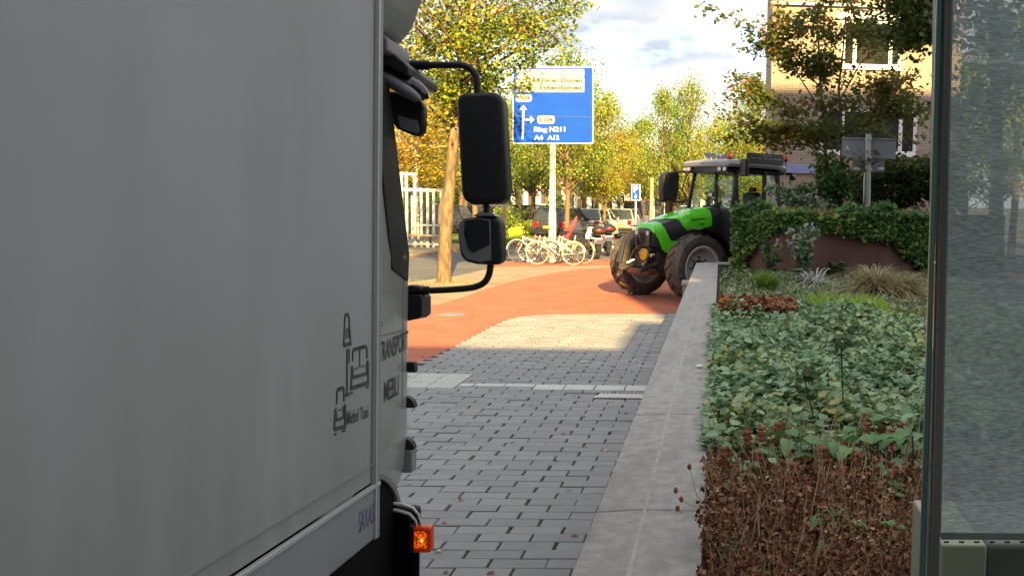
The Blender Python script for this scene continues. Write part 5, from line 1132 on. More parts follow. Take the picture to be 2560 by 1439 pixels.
# stakes and bare trunks
for k, (u, v0, v1, Y, r_) in enumerate([(1160, 560, 492, 40, .09), (1258, 575, 500, 40, .09), (1448, 570, 486, 50, .10), (1500, 560, 505, 60, .07), (1513, 560, 497, 60, .07), (1627, 560, 445, 48, .09), (1300, 560, 485, 55, .09)]):
    a = at(u, v0, Y); h = at(u, v1, Y).z
    r = MB().tube([(0, 0, 0), (rnd.uniform(-.03, .06), 0, h)], [r_, r_*.85], 8).build('tree_stake', M['wood']); r.location = (a.x, Y, 0)
    tag(r, ['pale timber stake right of the leaning trunk', 'pale timber stake right of the wide-angle mirror', 'tan timber stake left of the grey estate cars', 'left one of a pair of thin stakes behind the silver car', 'right one of a pair of thin stakes behind the silver car', 'tan stake between the red van and the tractor nose', 'pale stake left of the warning sign'][k], 'stake', 'tree stakes')
# hedges / undergrowth
def hedge(name, u0, u1, Y, zt_, dep, n, leaf, lm, label, seed):
    a = at(u0, 560, Y).x; b = at(u1, 560, Y).x; g = np.random.default_rng(seed)
    x = a+(b-a)*g.random(n); hh = zt_*(.75+.25*np.sin(x*1.7)+.18*np.sin(x*4.3+1)); z = hh*g.random(n)**.7
    o = leaves(name, np.stack([x, Y+dep*g.random(n), z], 1), leaf, lm, up=.3, seed=seed); tag(o, label, 'hedge', kind='stuff'); return o
hedge('verge_undergrowth', 1225, 1400, 46, 1.3, 3, 6000, .13, LM['green'], 'loose green undergrowth on the verge behind the bicycles', 81)
hedge('far_undergrowth', 1000, 1500, 60, 1.9, 5, 7000, .20, LM['green'], 'far green undergrowth between the tree trunks', 82)
hedge('far_wood', 700, 2050, 112, 8.5, 14, 26000, .55, LM['near'], 'distant yellow-green mass of trees closing the street', 83)
hedge('far_dark_hedge', 900, 1760, 108, 3.4, 3, 9000, .45, LM['deep'], 'distant dark hedge below the tree crowns', 84)
tag(blades('verge_grass', np.array([(at(1235+170*a, 590, 42+6*b).x, 42+6*b, .06) for a, b in g.random((4200, 2))]), .34, LM['grassb'], seed=85, spread=.6, width=.015), 'long sunlit grass on the verge beside the road', 'grass', kind='stuff')
# far shop row with white piers
ff = empty('shop_row', (0, 0, 0)); tag(ff, 'distant row of dark shop fronts with white piers behind the trees', 'building')
FY = 100.0; xa = at(1180, 500, FY).x; xb2 = at(1800, 500, FY).x
MB().box((xa, FY+.3, 0), (xb2, FY+8, 3.1)).build('shop_front', M['facade_dark'], ff, smooth=False)
MB().box((xa, FY-.2, 3.1), (xb2, FY+8, 3.9)).build('fascia', M['facade_far'], ff, smooth=False)
x = xa
while x < xb2: MB().box((x, FY, 0), (x+.45, FY+.29, 3.1)).build('pier', M['white'], ff, smooth=False); x += 1.25

# ================================================================ parked vehicles
def make_car(name, paint, label, L_=4.3, W_=1.75, H_=1.46, estate=True, plate=True):
    r = empty(name); tag(r, label, 'car'); w2_ = W_/2
    # body: lofted cross sections along y (rear at -L/2)
    def sec(y, zb__, zt__, wb, wt): return [(-wb, y, zb__), (wb, y, zb__), (wb+.02, y, (zb__+zt__)*.5), (wt, y, zt__), (-wt, y, zt__), (-wb-.02, y, (zb__+zt__)*.5)]
    hl = L_/2
    MB().loft([sec(-hl, .42, .80, w2_-.14, w2_-.16), sec(-hl+.08, .30, .93, w2_-.05, w2_-.08), sec(-hl+.5, .22, .97, w2_, w2_-.05), sec(0, .2, .95, w2_, w2_-.04), sec(hl-1.0, .2, .90, w2_, w2_-.06), sec(hl-.25, .24, .74, w2_-.06, w2_-.12), sec(hl, .34, .60, w2_-.22, w2_-.24)]).build('body', paint, r, bev=.03)
    yb = -hl+.12; yr = -hl+(.38 if estate else .75)
    def sg_(y, z, w_): return [(-w_, y, z), (w_, y, z)]
    rf, rb = hl-2.0, yr; sill_f = hl-1.15
    cab = [(-w2_+.09, yb, .93), (w2_-.09, yb, .93), (w2_-.09, sill_f, .90), (-w2_+.09, sill_f, .90)]
    top = [(-w2_+.26, rb, H_-.03), (w2_-.26, rb, H_-.03), (w2_-.26, rf, H_), (-w2_+.26, rf, H_)]
    MB().loft([cab, top]).build('windows', M['car_glass'], r, bev=.02)
    MB().loft([[(x*1.02, y+(-.02 if y < 0 else .02), H_-.035) for x, y, z in top], [(x*.97, y, H_+.012) for x, y, z in top]]).build('roof', paint, r, bev=.012)
    for (c_, t_) in zip(cab, top): MB().bar(Vector(c_)+Vector((0, 0, -.02)), Vector(t_), .075, .06).build('roof_pillar', paint, r, smooth=False)
    for s in (-1, 1): MB().bar((s*(w2_-.085), -.1, .92), (s*(w2_-.25), -.15, H_-.02), .06, .05).build('roof_pillar', paint, r, smooth=False)
    for s in (-1, 1):
        for y in (-hl+.78, hl-.82): wheel(r, (s*(w2_-.11), y, .31), .31, .2, .2)
        MB().box((s*(w2_-.26)-.11, -hl-.01, .66), (s*(w2_-.26)+.11, -hl+.1, .90)).build('tail_lamp', M['lens_red'], r, bev=.02)
        MB().box((s*(w2_+.06)-.07, hl-1.55, .92), (s*(w2_+.06)+.07, hl-1.47, 1.06)).build('wing_mirror', paint, r, bev=.02)
        MB().box((s*(w2_-.32)-.14, hl-.12, .52), (s*(w2_-.32)+.14, hl-.02, .66)).build('headlight', M['lens_clear'], r, bev=.02)
    if plate: MB().box((-.26, -hl-.02, .60), (.26, -hl-.005, .71)).build('number_plate', M['plate'], r, smooth=False)
    MB().box((-w2_+.1, -hl-.04, .36), (w2_-.1, -hl+.06, .52)).build('bumper', M['black'], r, bev=.03)
    return r
def put(o, u, Y, rz): p = at(u, 560, Y); o.location = (p.x, Y, 0); o.rotation_euler = (0, 0, R(rz)); return o
c1_ = put(make_car('parked_car', M['car_silver'], 'grey hatchback seen from behind, just left of the tractor nose'), 1561, 53, -4)
c2c = put(make_car('parked_car', M['car_white'], 'pale silver car behind the scooters'), 1490, 50, -8)
c3 = put(make_car('parked_car', M['car_dark'], 'dark estate car partly hidden by the sign pole', H_=1.5), 1412, 47, -10)
c4 = put(make_car('parked_car', M['car_red'], 'bright red van roof showing above the grey hatchback', H_=1.85, L_=4.4), 1590, 64, -6)
for k, (u, Y, key, rz, lab) in enumerate([(1730, 84, 'car_white', -80, 'white car glimpsed between the tractor exhaust and the piers'), (1350, 70, 'car_white', 80, 'white car far behind the sign pole'), (1270, 62, 'car_dark', 85, 'dark car far behind the wide-angle mirror'), (1075, 52, 'car_dark', 80, 'dark car behind the far tram stop'), (1190, 56, 'car_silver', 85, 'silver car behind the leaning trunk')]):
    put(make_car('parked_car', M[key], lab, plate=False), u, Y, rz)
# ---- bicycles
def make_bike(frame_m, label, tyre_m, crate=None, basket=False, kid=False):
    r = empty('bicycle'); tag(r, label, 'bicycle'); rw_ = .345; a = Vector((-.54, 0, rw_)); b = Vector((.54, 0, rw_))
    for c in (a, b):
        w_ = MB().lathe([(rw_-.018+.018*math.cos(t), .018*math.sin(t)) for t in [k*math.pi/3 for k in range(6)]], c, 'y', 32, close=True).build('wheel', tyre_m, r)
        MB().lathe([(rw_-.04, -.012), (rw_-.028, -.014), (rw_-.028, .014), (rw_-.04, .012)], c, 'y', 32, close=True).build('rim', M['chrome'], w_)
        mb = MB()
        for k in range(14): t = k*math.pi*2/14; mb.bar(c, c+Vector((math.cos(t)*(rw_-.04), 0, math.sin(t)*(rw_-.04))), .005)
        mb.cyl(c+Vector((0, -.04, 0)), c+Vector((0, .04, 0)), .022, 8).build('spokes', M['chrome'], w_, smooth=False)
        mb = MB(); P = [c+Vector((math.cos(R(t))*(rw_+.022), 0, math.sin(R(t))*(rw_+.022))) for t in (range(20, 175, 15) if c is a else range(10, 150, 14))]
        mb.tube(P, .018, 6).build('mudguard', frame_m, r)
    bb_ = Vector((-.10, 0, .30)); st = Vector((-.22, 0, .86)); hd = Vector((.33, 0, .84)); hb = Vector((.36, 0, .66))
    MB().tube([hb, bb_], .024, 8).tube([hd+Vector((-.02, 0, -.05)), bb_+(st-bb_)*.55], .018, 8).tube([bb_, st], .018, 8).tube([hd, hb], .022, 8).tube([a, bb_+(st-bb_)*.7], .011, 6).tube([a, bb_], .012, 6).build('frame', frame_m, r)
    MB().tube([hb, Vector((.42, 0, .5)), b], .014, 8).build('fork', frame_m, r)
    MB().tube([hd, hd+Vector((-.03, 0, .22))], .013, 8).tube([(.14, -.30, 1.05), (.27, -.26, 1.08), (.31, 0, 1.06), (.27, .26, 1.08), (.14, .30, 1.05)], .011, 8).build('handlebar', M['black'], r)
    MB().sphere((-.24, 0, .93), (.14, .085, .035), 12, 6).tube([st, (-.235, 0, .93)], .012, 8).build('saddle', M['seat_black'], r)
    MB().lathe([(.09, -.004), (.09, .004), (.06, .004), (.06, -.004)], bb_+Vector((0, .05, 0)), 'y', 20, close=True).build('chainring', M['black'], r)
    MB().bar(bb_+Vector((0, .07, 0)), bb_+Vector((.12, .07, -.11)), .018).bar(bb_+Vector((0, -.07, 0)), bb_+Vector((-.12, -.07, .11)), .018).box((.08, .07, .17), (.17, .15, .195)).box((-.27, -.15, .40), (-.17, -.07, .425)).build('pedals', M['black'], r, smooth=False)
    MB().box((-.80, -.07, .745), (-.33, .07, .755)).bar((-.74, -.06, .745), (-.56, -.05, .36), .010).bar((-.74, .06, .745), (-.56, .05, .36), .010).build('rack', M['black'], r, smooth=False)
    MB().box((-.92, -.02, .62), (-.89, .02, .67)).build('rear_lamp', M['lens_red'], r, smooth=False)
    if crate: MB().box((.38, -.2, .85), (.72, .2, 1.08), rot=(0, .15, 0)).build('front_cover', crate, r, bev=.02)
    if basket: MB().box((-.78, -.17, .48), (-.44, -.09, .76)).box((-.78, .09, .48), (-.44, .17, .76)).build('pannier', M['seat_black'], r, bev=.02)
    return r
def pb_(o, u, v, rz, tilt=0): p = gnd(u, v); o.location = (p.x, p.y, 0); o.rotation_euler = (R(tilt), 0, R(rz)); return o
pb_(make_bike(M['bike_white'], 'white city bicycle parked in front of the cream sign pole', M['tyre_tan']), 1388, 662, 178, 3)
pb_(make_bike(M['bike_blue'], 'bicycle with a bright yellow-green cover on its front, left of the sign pole', M['tyre'], crate=M['hi_viz']), 1336, 658, 165, -5)
pb_(make_bike(M['bike_pink'], 'pink-framed bicycle behind the white one', M['tyre']), 1366, 655, 192, 4)
pb_(make_bike(M['car_dark'], 'dark bicycle with panniers farthest back at the sign pole', M['tyre'], basket=True), 1400, 652, 170, -4)
pb_(make_bike(M['bike_white'], 'white bicycle with cream tyres at the right end of the group', M['tyre_tan'], basket=True), 1420, 657, 160, 5)
# ---- scooters
def make_scooter(label, body_m):
    r = empty('scooter'); tag(r, label, 'scooter')
    for y, wd in ((-.62, .12), (.66, .11)): wheel(r, (0, y, .25), .25, wd, .13)
    MB().loft([[(-.10, -.82, .62), (.10, -.82, .62), (.12, -.82, .72), (-.12, -.82, .72)], [(-.20, -.55, .40), (.20, -.55, .40), (.20, -.55, .76), (-.20, -.55, .76)], [(-.21, -.2, .32), (.21, -.2, .32), (.19, -.2, .76), (-.19, -.2, .76)], [(-.16, .05, .25), (.16, .05, .25), (.14, .05, .5), (-.14, .05, .5)]]).build('rear_body', body_m, r, bev=.03)
    MB().box((-.18, .0, .24), (.18, .42, .32)).build('footboard', M['black'], r, bev=.02)
    MB().loft([[(-.20, .40, .28), (.20, .40, .28), (.16, .50, .28), (-.16, .50, .28)], [(-.22, .44, .70), (.22, .44, .70), (.16, .58, .70), (-.16, .58, .70)], [(-.12, .36, 1.0), (.12, .36, 1.0), (.08, .46, 1.0), (-.08, .46, 1.0)]]).build('leg_shield', body_m, r, bev=.02)
    MB().tube([(0, .5, .7), (0, .62, .45), (0, .66, .25)], .03, 8).build('fork', M['black'], r)
    MB().tube([(-.34, .30, 1.04), (0, .38, 1.06), (.34, .30, 1.04)], .018, 8).sphere((0, .42, 1.06), (.12, .09, .09)).build('handlebar', M['black'], r)
    for s in (-1, 1): MB().tube([(s*.24, .34, 1.06), (s*.32, .34, 1.22)], .007, 5).sphere((s*.34, .34, 1.26), (.06, .02, .045), 10, 6).build('mirror', M['black'], r)
    MB().loft([[(-.13, -.62, .77), (.13, -.62, .77), (.11, -.62, .84), (-.11, -.62, .84)], [(-.16, -.3, .77), (.16, -.3, .77), (.14, -.3, .86), (-.14, -.3, .86)], [(-.11, .05, .76), (.11, .05, .76), (.09, .05, .82), (-.09, .05, .82)]]).build('seat', M['seat_black'], r, bev=.02)
    t = MB().sphere((0, -.82, 1.00), (.25, .21, .16), 16, 8).build('top_box', M['seat_black'], r); MB().box((-.14, -1.04, .98), (.14, -1.01, 1.02)).build('reflector', M['lens_red'], t, smooth=False)
    MB().box((-.11, -.98, .56), (.11, -.965, .72)).build('number_plate', M['logo_blue'], r, smooth=False)
    for s in (-1, 1): MB().sphere((s*.16, -.80, .68), (.055, .05, .04), 8, 6).build('tail_lamp', M['lens_red'], r)
    MB().tube([(.13, -.2, .26), (.16, -.75, .34)], [.045, .05], 10).build('silencer', M['chrome'], r)
    MB().box((-.08, -.90, .30), (.08, -.70, .58)).build('rear_mudguard', M['black'], r, bev=.02)
    return r
def psc(o, u, v, rz): p = gnd(u, v); o.location = (p.x, p.y, 0); o.rotation_euler = (R(4), 0, R(rz))
psc(make_scooter('white scooter with a black top box and blue number plate beside the bicycles', M['car_white']), 1484, 643, 18)
psc(make_scooter('second scooter with a black top box, between the first scooter and the tractor', M['bike_blue']), 1516, 634, 12)
# red covered child seat / cloth
q = at(1425, 570, 33.5); rc = empty('folded_red_parasol', (q.x, 33.5, 0)); tag(rc, 'folded red cloth parasol leaning between the bicycles and the scooter', 'parasol')
MB().tube([(-.25, 0, .55), (-.12, 0, .75), (.12, 0, 1.15), (.22, 0, 1.38)], [.10, .12, .08, .02], 8).build('cloth', M['red_cloth'], rc); MB().tube([(-.38, 0, 0), (-.25, 0, .6)], .015, 6).build('shaft', M['chrome'], rc)

# ================================================================ tractor
TO = Vector((-1.09, 20.65, 0)); TRZ = R(131.3)
tr = empty('tractor', TO, TRZ); tag(tr, 'bright green and black farm tractor standing on the red cycle path', 'tractor')
XM = Matrix.Translation(TO) @ Euler((0, 0, TRZ)).to_matrix().to_4x4(); XI = XM.inverted(); _e = XI @ Vector((0, 0, EYE))
def xs_(u, v, x): d = XI.to_3x3() @ ray(u, v); return _e+d*((x-_e.x)/d.x)
def xc_(u, v, y): d = XI.to_3x3() @ ray(u, v); return _e+d*((y-_e.y)/d.y)
def big_wheel(c, r, wd, rr, nl, steer=0, side_=1):
    h = wd/2; prof = [(rr, -h*.72), (rr+.03, -h*.86), (rr+.10, -h*.98), (r-.13, -h), (r-.05, -h*.93), (r-.035, -h*.6), (r-.03, 0), (r-.035, h*.6), (r-.05, h*.93), (r-.13, h), (rr+.10, h*.98), (rr+.03, h*.86), (rr, h*.72)]
    hub = empty('wheel', c); hub.parent = tr; hub.rotation_euler = (0, 0, R(steer))
    mb = MB().lathe(prof, (0, 0, 0), 'x', 40)
    for s in (-1, 1):
        for k in range(nl):
            a0 = 2*math.pi*(k+(.5 if s > 0 else 0))/nl; da = .20; P = []
            ring = []
            for t in (0, .5, 1):
                aa = a0-da*t*1.1; xx = s*h*(.02+t*.96); ro = r-(.0 if t < .8 else .05); wdt = .030
                c_, s_ = math.cos(aa), math.sin(aa); tx = Vector((0, -s_, c_)); rad = Vector((0, c_, s_)); o_ = Vector((xx, 0, 0))
                ring.append([o_+rad*(ro-.06)-tx*wdt*1.3, o_+rad*(ro-.06)+tx*wdt*1.3, o_+rad*ro+tx*wdt, o_+rad*ro-tx*wdt])
            # lug wraps over the shoulder
            aa = a0-da*1.15; c_, s_ = math.cos(aa), math.sin(aa); tx = Vector((0, -s_, c_)); rad = Vector((0, c_, s_)); o_ = Vector((s*h*1.02, 0, 0))
            ring.append([o_+rad*(r-.17)-tx*.03, o_+rad*(r-.17)+tx*.03, o_+rad*(r-.09)+tx*.03, o_+rad*(r-.09)-tx*.03])
            mb.loft(ring)
    mb.build('tyre', M['t_tyre'], hub)
    o = side_
    MB().lathe([(rr+.012, o*h*.80), (rr+.03, o*h*.86), (rr+.005, o*h*.90), (rr-.03, o*h*.80), (rr-.035, o*h*.30), (rr*.62, o*h*.20), (rr*.45, o*h*.28), (rr*.2, o*h*.28), (.001, o*h*.28)], (0, 0, 0), 'x', 36).build('rim', M['t_rim'], hub)
    MB().lathe([(rr+.012, -o*h*.80), (rr-.03, -o*h*.78), (rr-.035, o*h*.25)], (0, 0, 0), 'x', 36).build('rim_inside', M['t_rim'], hub)
    MB().lathe([(rr*.40, o*h*.29), (rr*.38, o*h*.60), (rr*.30, o*h*.70), (.001, o*h*.72)], (0, 0, 0), 'x', 24).build('hub', M['t_dark'], hub)
    for k in range(8):
        a = k*math.pi/4; MB().cyl((o*h*.25, rr*.52*math.cos(a), rr*.52*math.sin(a)), (o*h*.40, rr*.52*math.cos(a), rr*.52*math.sin(a)), .020, 8).build('wheel_nut', M['t_dark'], hub)
    return hub
big_wheel((-.93, 0, .68), .69, .44, .42, 19, 0, -1)
big_wheel((.93, 0, .68), .69, .44, .42, 19, 0, 1)
big_wheel((-.92, -2.66, .87), .88, .54, .48, 21, 0, -1); big_wheel((.92, -2.66, .87), .88, .54, .48, 21, 0, 1)
# chassis, axle
MB().box((-.25, -2.9, .55), (.25, .45, 1.0)).build('gearbox', M['t_dark'], tr, bev=.04)
MB().tube([(-.80, 0, .66), (-.45, 0, .60), (0, 0, .58), (.45, 0, .60), (.80, 0, .66)], [.13, .10, .12, .10, .13], 12).build('front_axle', M['t_dark'], tr)
MB().box((-.20, -.45, .60), (.20, .30, 1.02)).build('engine_block', M['t_dark'], tr, bev=.04)
MB().tube([(-.85, -2.66, .87), (.85, -2.66, .87)], .16, 12).build('rear_axle', M['t_dark'], tr)
for s in (-1, 1):
    MB().tube([(s*.16, .28, .72), (s*.30, .30, .66), (s*.62, -.14, .64)], .035, 8).build('steering_rod', M['chrome'], tr)
    MB().cyl((s*.80, 0, .45), (s*.80, 0, .90), .08, 12).build('king_pin', M['t_dark'], tr)
# bonnet: cross sections along y
def bsec(y, zb__, zt__, w_):
    P = []
    for (fx, fz) in [(1, 0), (1.04, .35), (1.03, .70), (.88, .90), (.55, .985), (0, 1), (-.55, .985), (-.88, .90), (-1.03, .70), (-1.04, .35), (-1, 0)]: P.append((fx*w_, y, zb__+(zt__-zb__)*fz))
    return P
bs = [(.62, 1.10, 1.44, .25), (.58, 1.08, 1.52, .29), (.42, 1.04, 1.575, .325), (.10, 1.08, 1.68, .35), (-.30, 1.12, 1.79, .37), (-.75, 1.12, 1.86, .40), (-1.12, 1.12, 1.89, .42)]
MB().loft([bsec(*q) for q in bs]).build('bonnet', M['t_black'], tr)
def bw(y):
    ys = [q[0] for q in bs][::-1]; return np.interp(y, ys, [q[3] for q in bs][::-1]), np.interp(y, ys, [q[1] for q in bs][::-1]), np.interp(y, ys, [q[2] for q in bs][::-1])
# green panels: skins 8 mm proud, following the section
def densify(yz):
    ys = [q[0] for q in yz]; Y2 = sorted(set(ys+[q[0] for q in bs if min(ys) < q[0] < max(ys)]+[min(ys)+(max(ys)-min(ys))*k/14 for k in range(15)]), reverse=True)
    o = ys[::-1]; return [(y, float(np.interp(y, o, [q[1] for q in yz][::-1])), float(np.interp(y, o, [q[2] for q in yz][::-1]))) for y in Y2]
def skin(name, yz, m=M['t_green']):
    yz = densify(yz)
    """yz: list of (y, fz_low, fz_high) strips for one side, fz as share of the bonnet height; 1.5 reaches the centre line"""
    fr = [(1.0, 0), (1.04, .35), (1.03, .70), (.88, .90), (.55, .985), (0, 1.0)]; cum = [0, .35, .70, .9, 1.25, 1.5]
    def pt(y, q, off):
        w_, zb__, zt__ = bw(y); i = max([0]+[j for j in range(5) if cum[j] <= q+1e-9]) if q < 1.5 else 4; t = (q-cum[i])/(cum[i+1]-cum[i])
        fx = fr[i][0]+(fr[i+1][0]-fr[i][0])*t; fz = fr[i][1]+(fr[i+1][1]-fr[i][1])*t
        k = 1+off/w_; return Vector((fx*w_*k, y, zb__+(zt__-zb__)*fz+(off if q > .8 else 0)))
    for s in (-1, 1):
        mb = MB(); rings = []; n = 9
        for (y, a, b) in yz:
            qs = [a+(b-a)*k/n for k in range(n+1)]
            rings.append([Vector((p.x*s, p.y, p.z)) for p in [pt(y, q, .014) for q in qs]+[pt(y, q, -.004) for q in qs[::-1]]])
        mb.loft(rings); mb.build(name, m, tr)
skin('rear_bonnet_panel', [(.30, 1.42, 1.5), (.12, 1.02, 1.5), (0, .85, 1.5), (-.10, .60, 1.5), (-.18, .455, 1.5), (-.3, .452, 1.5), (-.6, .47, 1.5), (-.82, .50, 1.5)])
skin('nose_panel', [(.615, .78, 1.5), (.56, .55, 1.5), (.50, .35, 1.46), (.44, .12, 1.35), (.40, -.05, .95), (.33, -.15, .60), (.25, -.22, .35), (.20, -.22, .22), (.10, -.10, .2), (-.05, .04, .20), (-.12, .12, .19)])
MB().loft([[(-.245, .60, 1.06), (.245, .60, 1.06), (.27, .60, 1.40), (-.27, .60, 1.40)], [(-.235, .665, 1.07), (.235, .665, 1.07), (.255, .655, 1.40), (-.255, .655, 1.40)]]).build('grille', M['black_gloss'], tr, bev=.02)
for s in (-1, 1): MB().box((s*.18-.045, .655, 1.31), (s*.18+.045, .672, 1.39)).build('headlight', M['lens_clear'], tr, bev=.012)
for k in range(4): MB().box((-.09+.045*k, .664, 1.12), (-.075+.045*k, .672, 1.36)).build('grille_bar', M['rust'], tr, smooth=False)
MB().box((-.23, .25, .98), (.23, .62, 1.10)).build('radiator_frame', M['t_dark'], tr, bev=.02)
a = xs_(1730, 551, -.405); p = [xs_(1726, 552, -.408), xs_(1762, 548, -.408)]
text('Agrotron', (-.415, p[0].y, p[0].z-.01), (0, p[1].y-p[0].y, .02), (0, .01, .07), 'model_script', M['t_black'], tr)
p = [xs_(1748, 562, -.408), xs_(1762, 560, -.408)]; text('K420', (-.418, p[0].y, p[0].z-.01), (0, p[1].y-p[0].y, .01), (0, 0, .045), 'model_script', M['t_black'], tr)
# side below bonnet, tank, steps, fenders
for s in (-1, 1):
    MB().box((s*.30-.08, -1.1, .75), (s*.30+.08, -.15, 1.30)).build('engine_side', M['t_dark'], tr, bev=.04)
    mb = MB(); rings = []
    for k in range(12):
        aa = R(82+k*7.5); rr = .77; y, z = rr*math.cos(aa), .68+rr*math.sin(aa)
        rings.append([(s*.93-.24, y, z), (s*.93+.24, y, z), (s*.93+.24, y*1.02, z+.02), (s*.93-.24, y*1.02, z+.02)])
    mb.loft(rings).build('front_fender', M['t_black'], tr)
    rings = []
    for k in range(12):
        aa = R(15+k*14); rr = .97; y, z = -2.66+rr*math.cos(aa), .87+rr*math.sin(aa)
        rings.append([(s*.92-.30, y, z), (s*.92+.30, y, z), (s*.92+.30, y, z+.03), (s*.92-.30, y, z+.03)])
    MB().loft(rings).build('rear_fender', M['t_black'], tr)
    MB().box((s*.70-.22, -1.75, .55), (s*.70+.22, -1.10, 1.20)).build('fuel_tank', M['t_dark'], tr, bev=.06)
    for k in range(3): MB().box((s*1.0-.15, -1.60, .50+.25*k), (s*1.0+.10, -1.20, .53+.25*k)).build('step', M['t_black'], tr, smooth=False)
# front linkage
for s in (-1, 1):
    MB().tube([(s*.26, .45, .75), (s*.30, .78, .66), (s*.33, .98, .60)], [.05, .05, .04], 8).build('linkage_arm', M['t_dark'], tr)
    if s > 0:
        MB().tube([(.36, .80, 1.26), (.36, .86, 1.15), (.34, .98, .74)], [.02, .05, .06], 8).build('hook', M['t_black'], tr)
    MB().tube([(s*.20, .70, .80), (s*.27, .84, .74)], .022, 8).build('hydraulic_ram', M['chrome'], tr)
MB().box((-.36, .55, .52), (.36, .78, .64)).build('linkage_frame', M['rust'], tr, bev=.03)
MB().box((-.18, .52, .64), (.18, .70, .96)).build('linkage_block', M['t_dark'], tr, bev=.03)
q = xc_(1614, 637, .80)
yc = MB().lathe([(.001, -.02), (.10, -.02), (.115, .0), (.115, .05), (.10, .055), (.095, .03), (.001, .03)], (q.x+.02, .80, q.z+.01), 'y', 24).build('shaft_guard', M['yellow'], tr)
for k, (du, r_, m_) in enumerate([(-.16, .035, 'chrome'), (.18, .030, 'chrome'), (.12, .028, 't_dark')]): MB().tube([(q.x+du, .72, q.z+.03*k), (q.x+du, .80, q.z+.03*k)], r_, 10).build('coupling', M[m_], tr)
MB().tube([(-.1, .6, 1.02), (-.05, .78, 1.06), (.05, .80, 1.02), (.12, .70, .9)], .012, 6).build('hose', M['t_black'], tr)
# cab
ZC0, ZC1 = 1.86, 2.66; yA, yB, yCc = -1.12, -1.95, -2.62; wA, wT = .76, .78
def pil(name, a, b, w_=.07): return MB().bar(a, b, w_, w_*1.1).build(name, M['t_black'], tr, bev=.012)
for s in (-1, 1):
    pil('cab_pillar', (s*.72, yA+.02, ZC0-.05), (s*.66, yA-.14, ZC1+.02), .065); pil('cab_pillar', (s*wA, yB, 1.15), (s*wT, yB-.02, ZC1), .07); pil('cab_pillar', (s*.70, yCc+.06, 1.5), (s*.66, yCc+.18, ZC1), .085)
    MB().prism([(s*.755, yA-.02, ZC0), (s*.762, yB+.04, ZC0-.35), (s*.775, yB+.02, ZC1-.02), (s*.70, yA-.15, ZC1-.02)], (.006, 0, 0)).build('door_glass', M['glass_cab'], tr, smooth=False)
    MB().prism([(s*.755, yB-.05, 1.75), (s*.71, yCc+.12, 1.75), (s*.68, yCc+.22, ZC1-.02), (s*.775, yB-.06, ZC1-.02)], (.006, 0, 0)).build('quarter_glass', M['glass_cab'], tr, smooth=False)
    MB().prism([(s*.76, yA-.02, ZC0-.02), (s*.76, yA-.05, 1.15), (s*.76, yB+.03, 1.15), (s*.765, yB+.03, ZC0-.37)], (.02, 0, 0)).build('lower_door', M['t_dark'], tr, smooth=False)
    MB().box((s*.76-.03, yB-.02, 1.1), (s*.76+.03, yA+.02, 1.17)).build('door_sill', M['t_black'], tr, bev=.01)
MB().loft([[(-.70, yA+.01, ZC0), (.70, yA+.01, ZC0), (.70, yA+.016, ZC0), (-.70, yA+.016, ZC0)], [(-.64, yA-.14, ZC1), (.64, yA-.14, ZC1), (.64, yA-.134, ZC1), (-.64, yA-.134, ZC1)]]).build('windscreen', M['glass_cab'], tr, smooth=False)
MB().loft([[(-.66, yCc+.08, 1.75), (.66, yCc+.08, 1.75), (.66, yCc+.086, 1.75), (-.66, yCc+.086, 1.75)], [(-.63, yCc+.2, ZC1), (.63, yCc+.2, ZC1), (.63, yCc+.206, ZC1), (-.63, yCc+.206, ZC1)]]).build('rear_window', M['glass_cab'], tr, smooth=False)
MB().box((-.74, yA-.05, 1.1), (.74, yA+.01, ZC0-.01)).build('bulkhead', M['t_black'], tr, bev=.02)
MB().box((-.74, yCc+.1, 1.05), (.74, yA-.06, 1.15)).build('cab_floor', M['t_black'], tr, smooth=False)
MB().box((-.70, yCc+.06, 1.15), (.70, yCc+.14, 1.72)).build('rear_panel', M['t_black'], tr, bev=.02)
MB().loft([[(-.30, -1.28, 1.45), (.30, -1.28, 1.45), (.22, -1.45, 1.45), (-.22, -1.45, 1.45)], [(-.32, -1.18, 1.92), (.32, -1.18, 1.92), (.22, -1.42, 1.88), (-.22, -1.42, 1.88)]]).sphere((-.05, -1.3, 1.90), (.15, .10, .09)).build('dashboard', M['t_black'], tr)
MB().lathe([(.19+.014*math.cos(t), .014*math.sin(t)) for t in [k*math.pi/3 for k in range(6)]], (0, 0, 0), 'y', 24, close=True).build('steering_wheel', M['t_black'], tr).location = (0, -1.55, 1.90)
col.objects[-1].rotation_euler = (0, 0, 0)
for o_ in kids(tr):
    if o_.name.startswith('steering_wheel'): o_.rotation_euler = (R(-62), 0, 0)
MB().box((-.26, -2.30, 1.50), (.26, -1.80, 1.66)).build('seat', M['seat_black'], tr, bev=.05); MB().box((-.26, -2.42, 1.55), (.26, -2.26, 2.22)).build('backrest', M['seat_black'], tr, bev=.07, seg=3); MB().box((-.11, -2.40, 2.23), (.11, -2.33, 2.33)).build('headrest', M['seat_black'], tr, bev=.03)
MB().box((.35, -2.2, 1.3), (.52, -1.7, 1.86)).build('control_console', M['t_black'], tr, bev=.04)
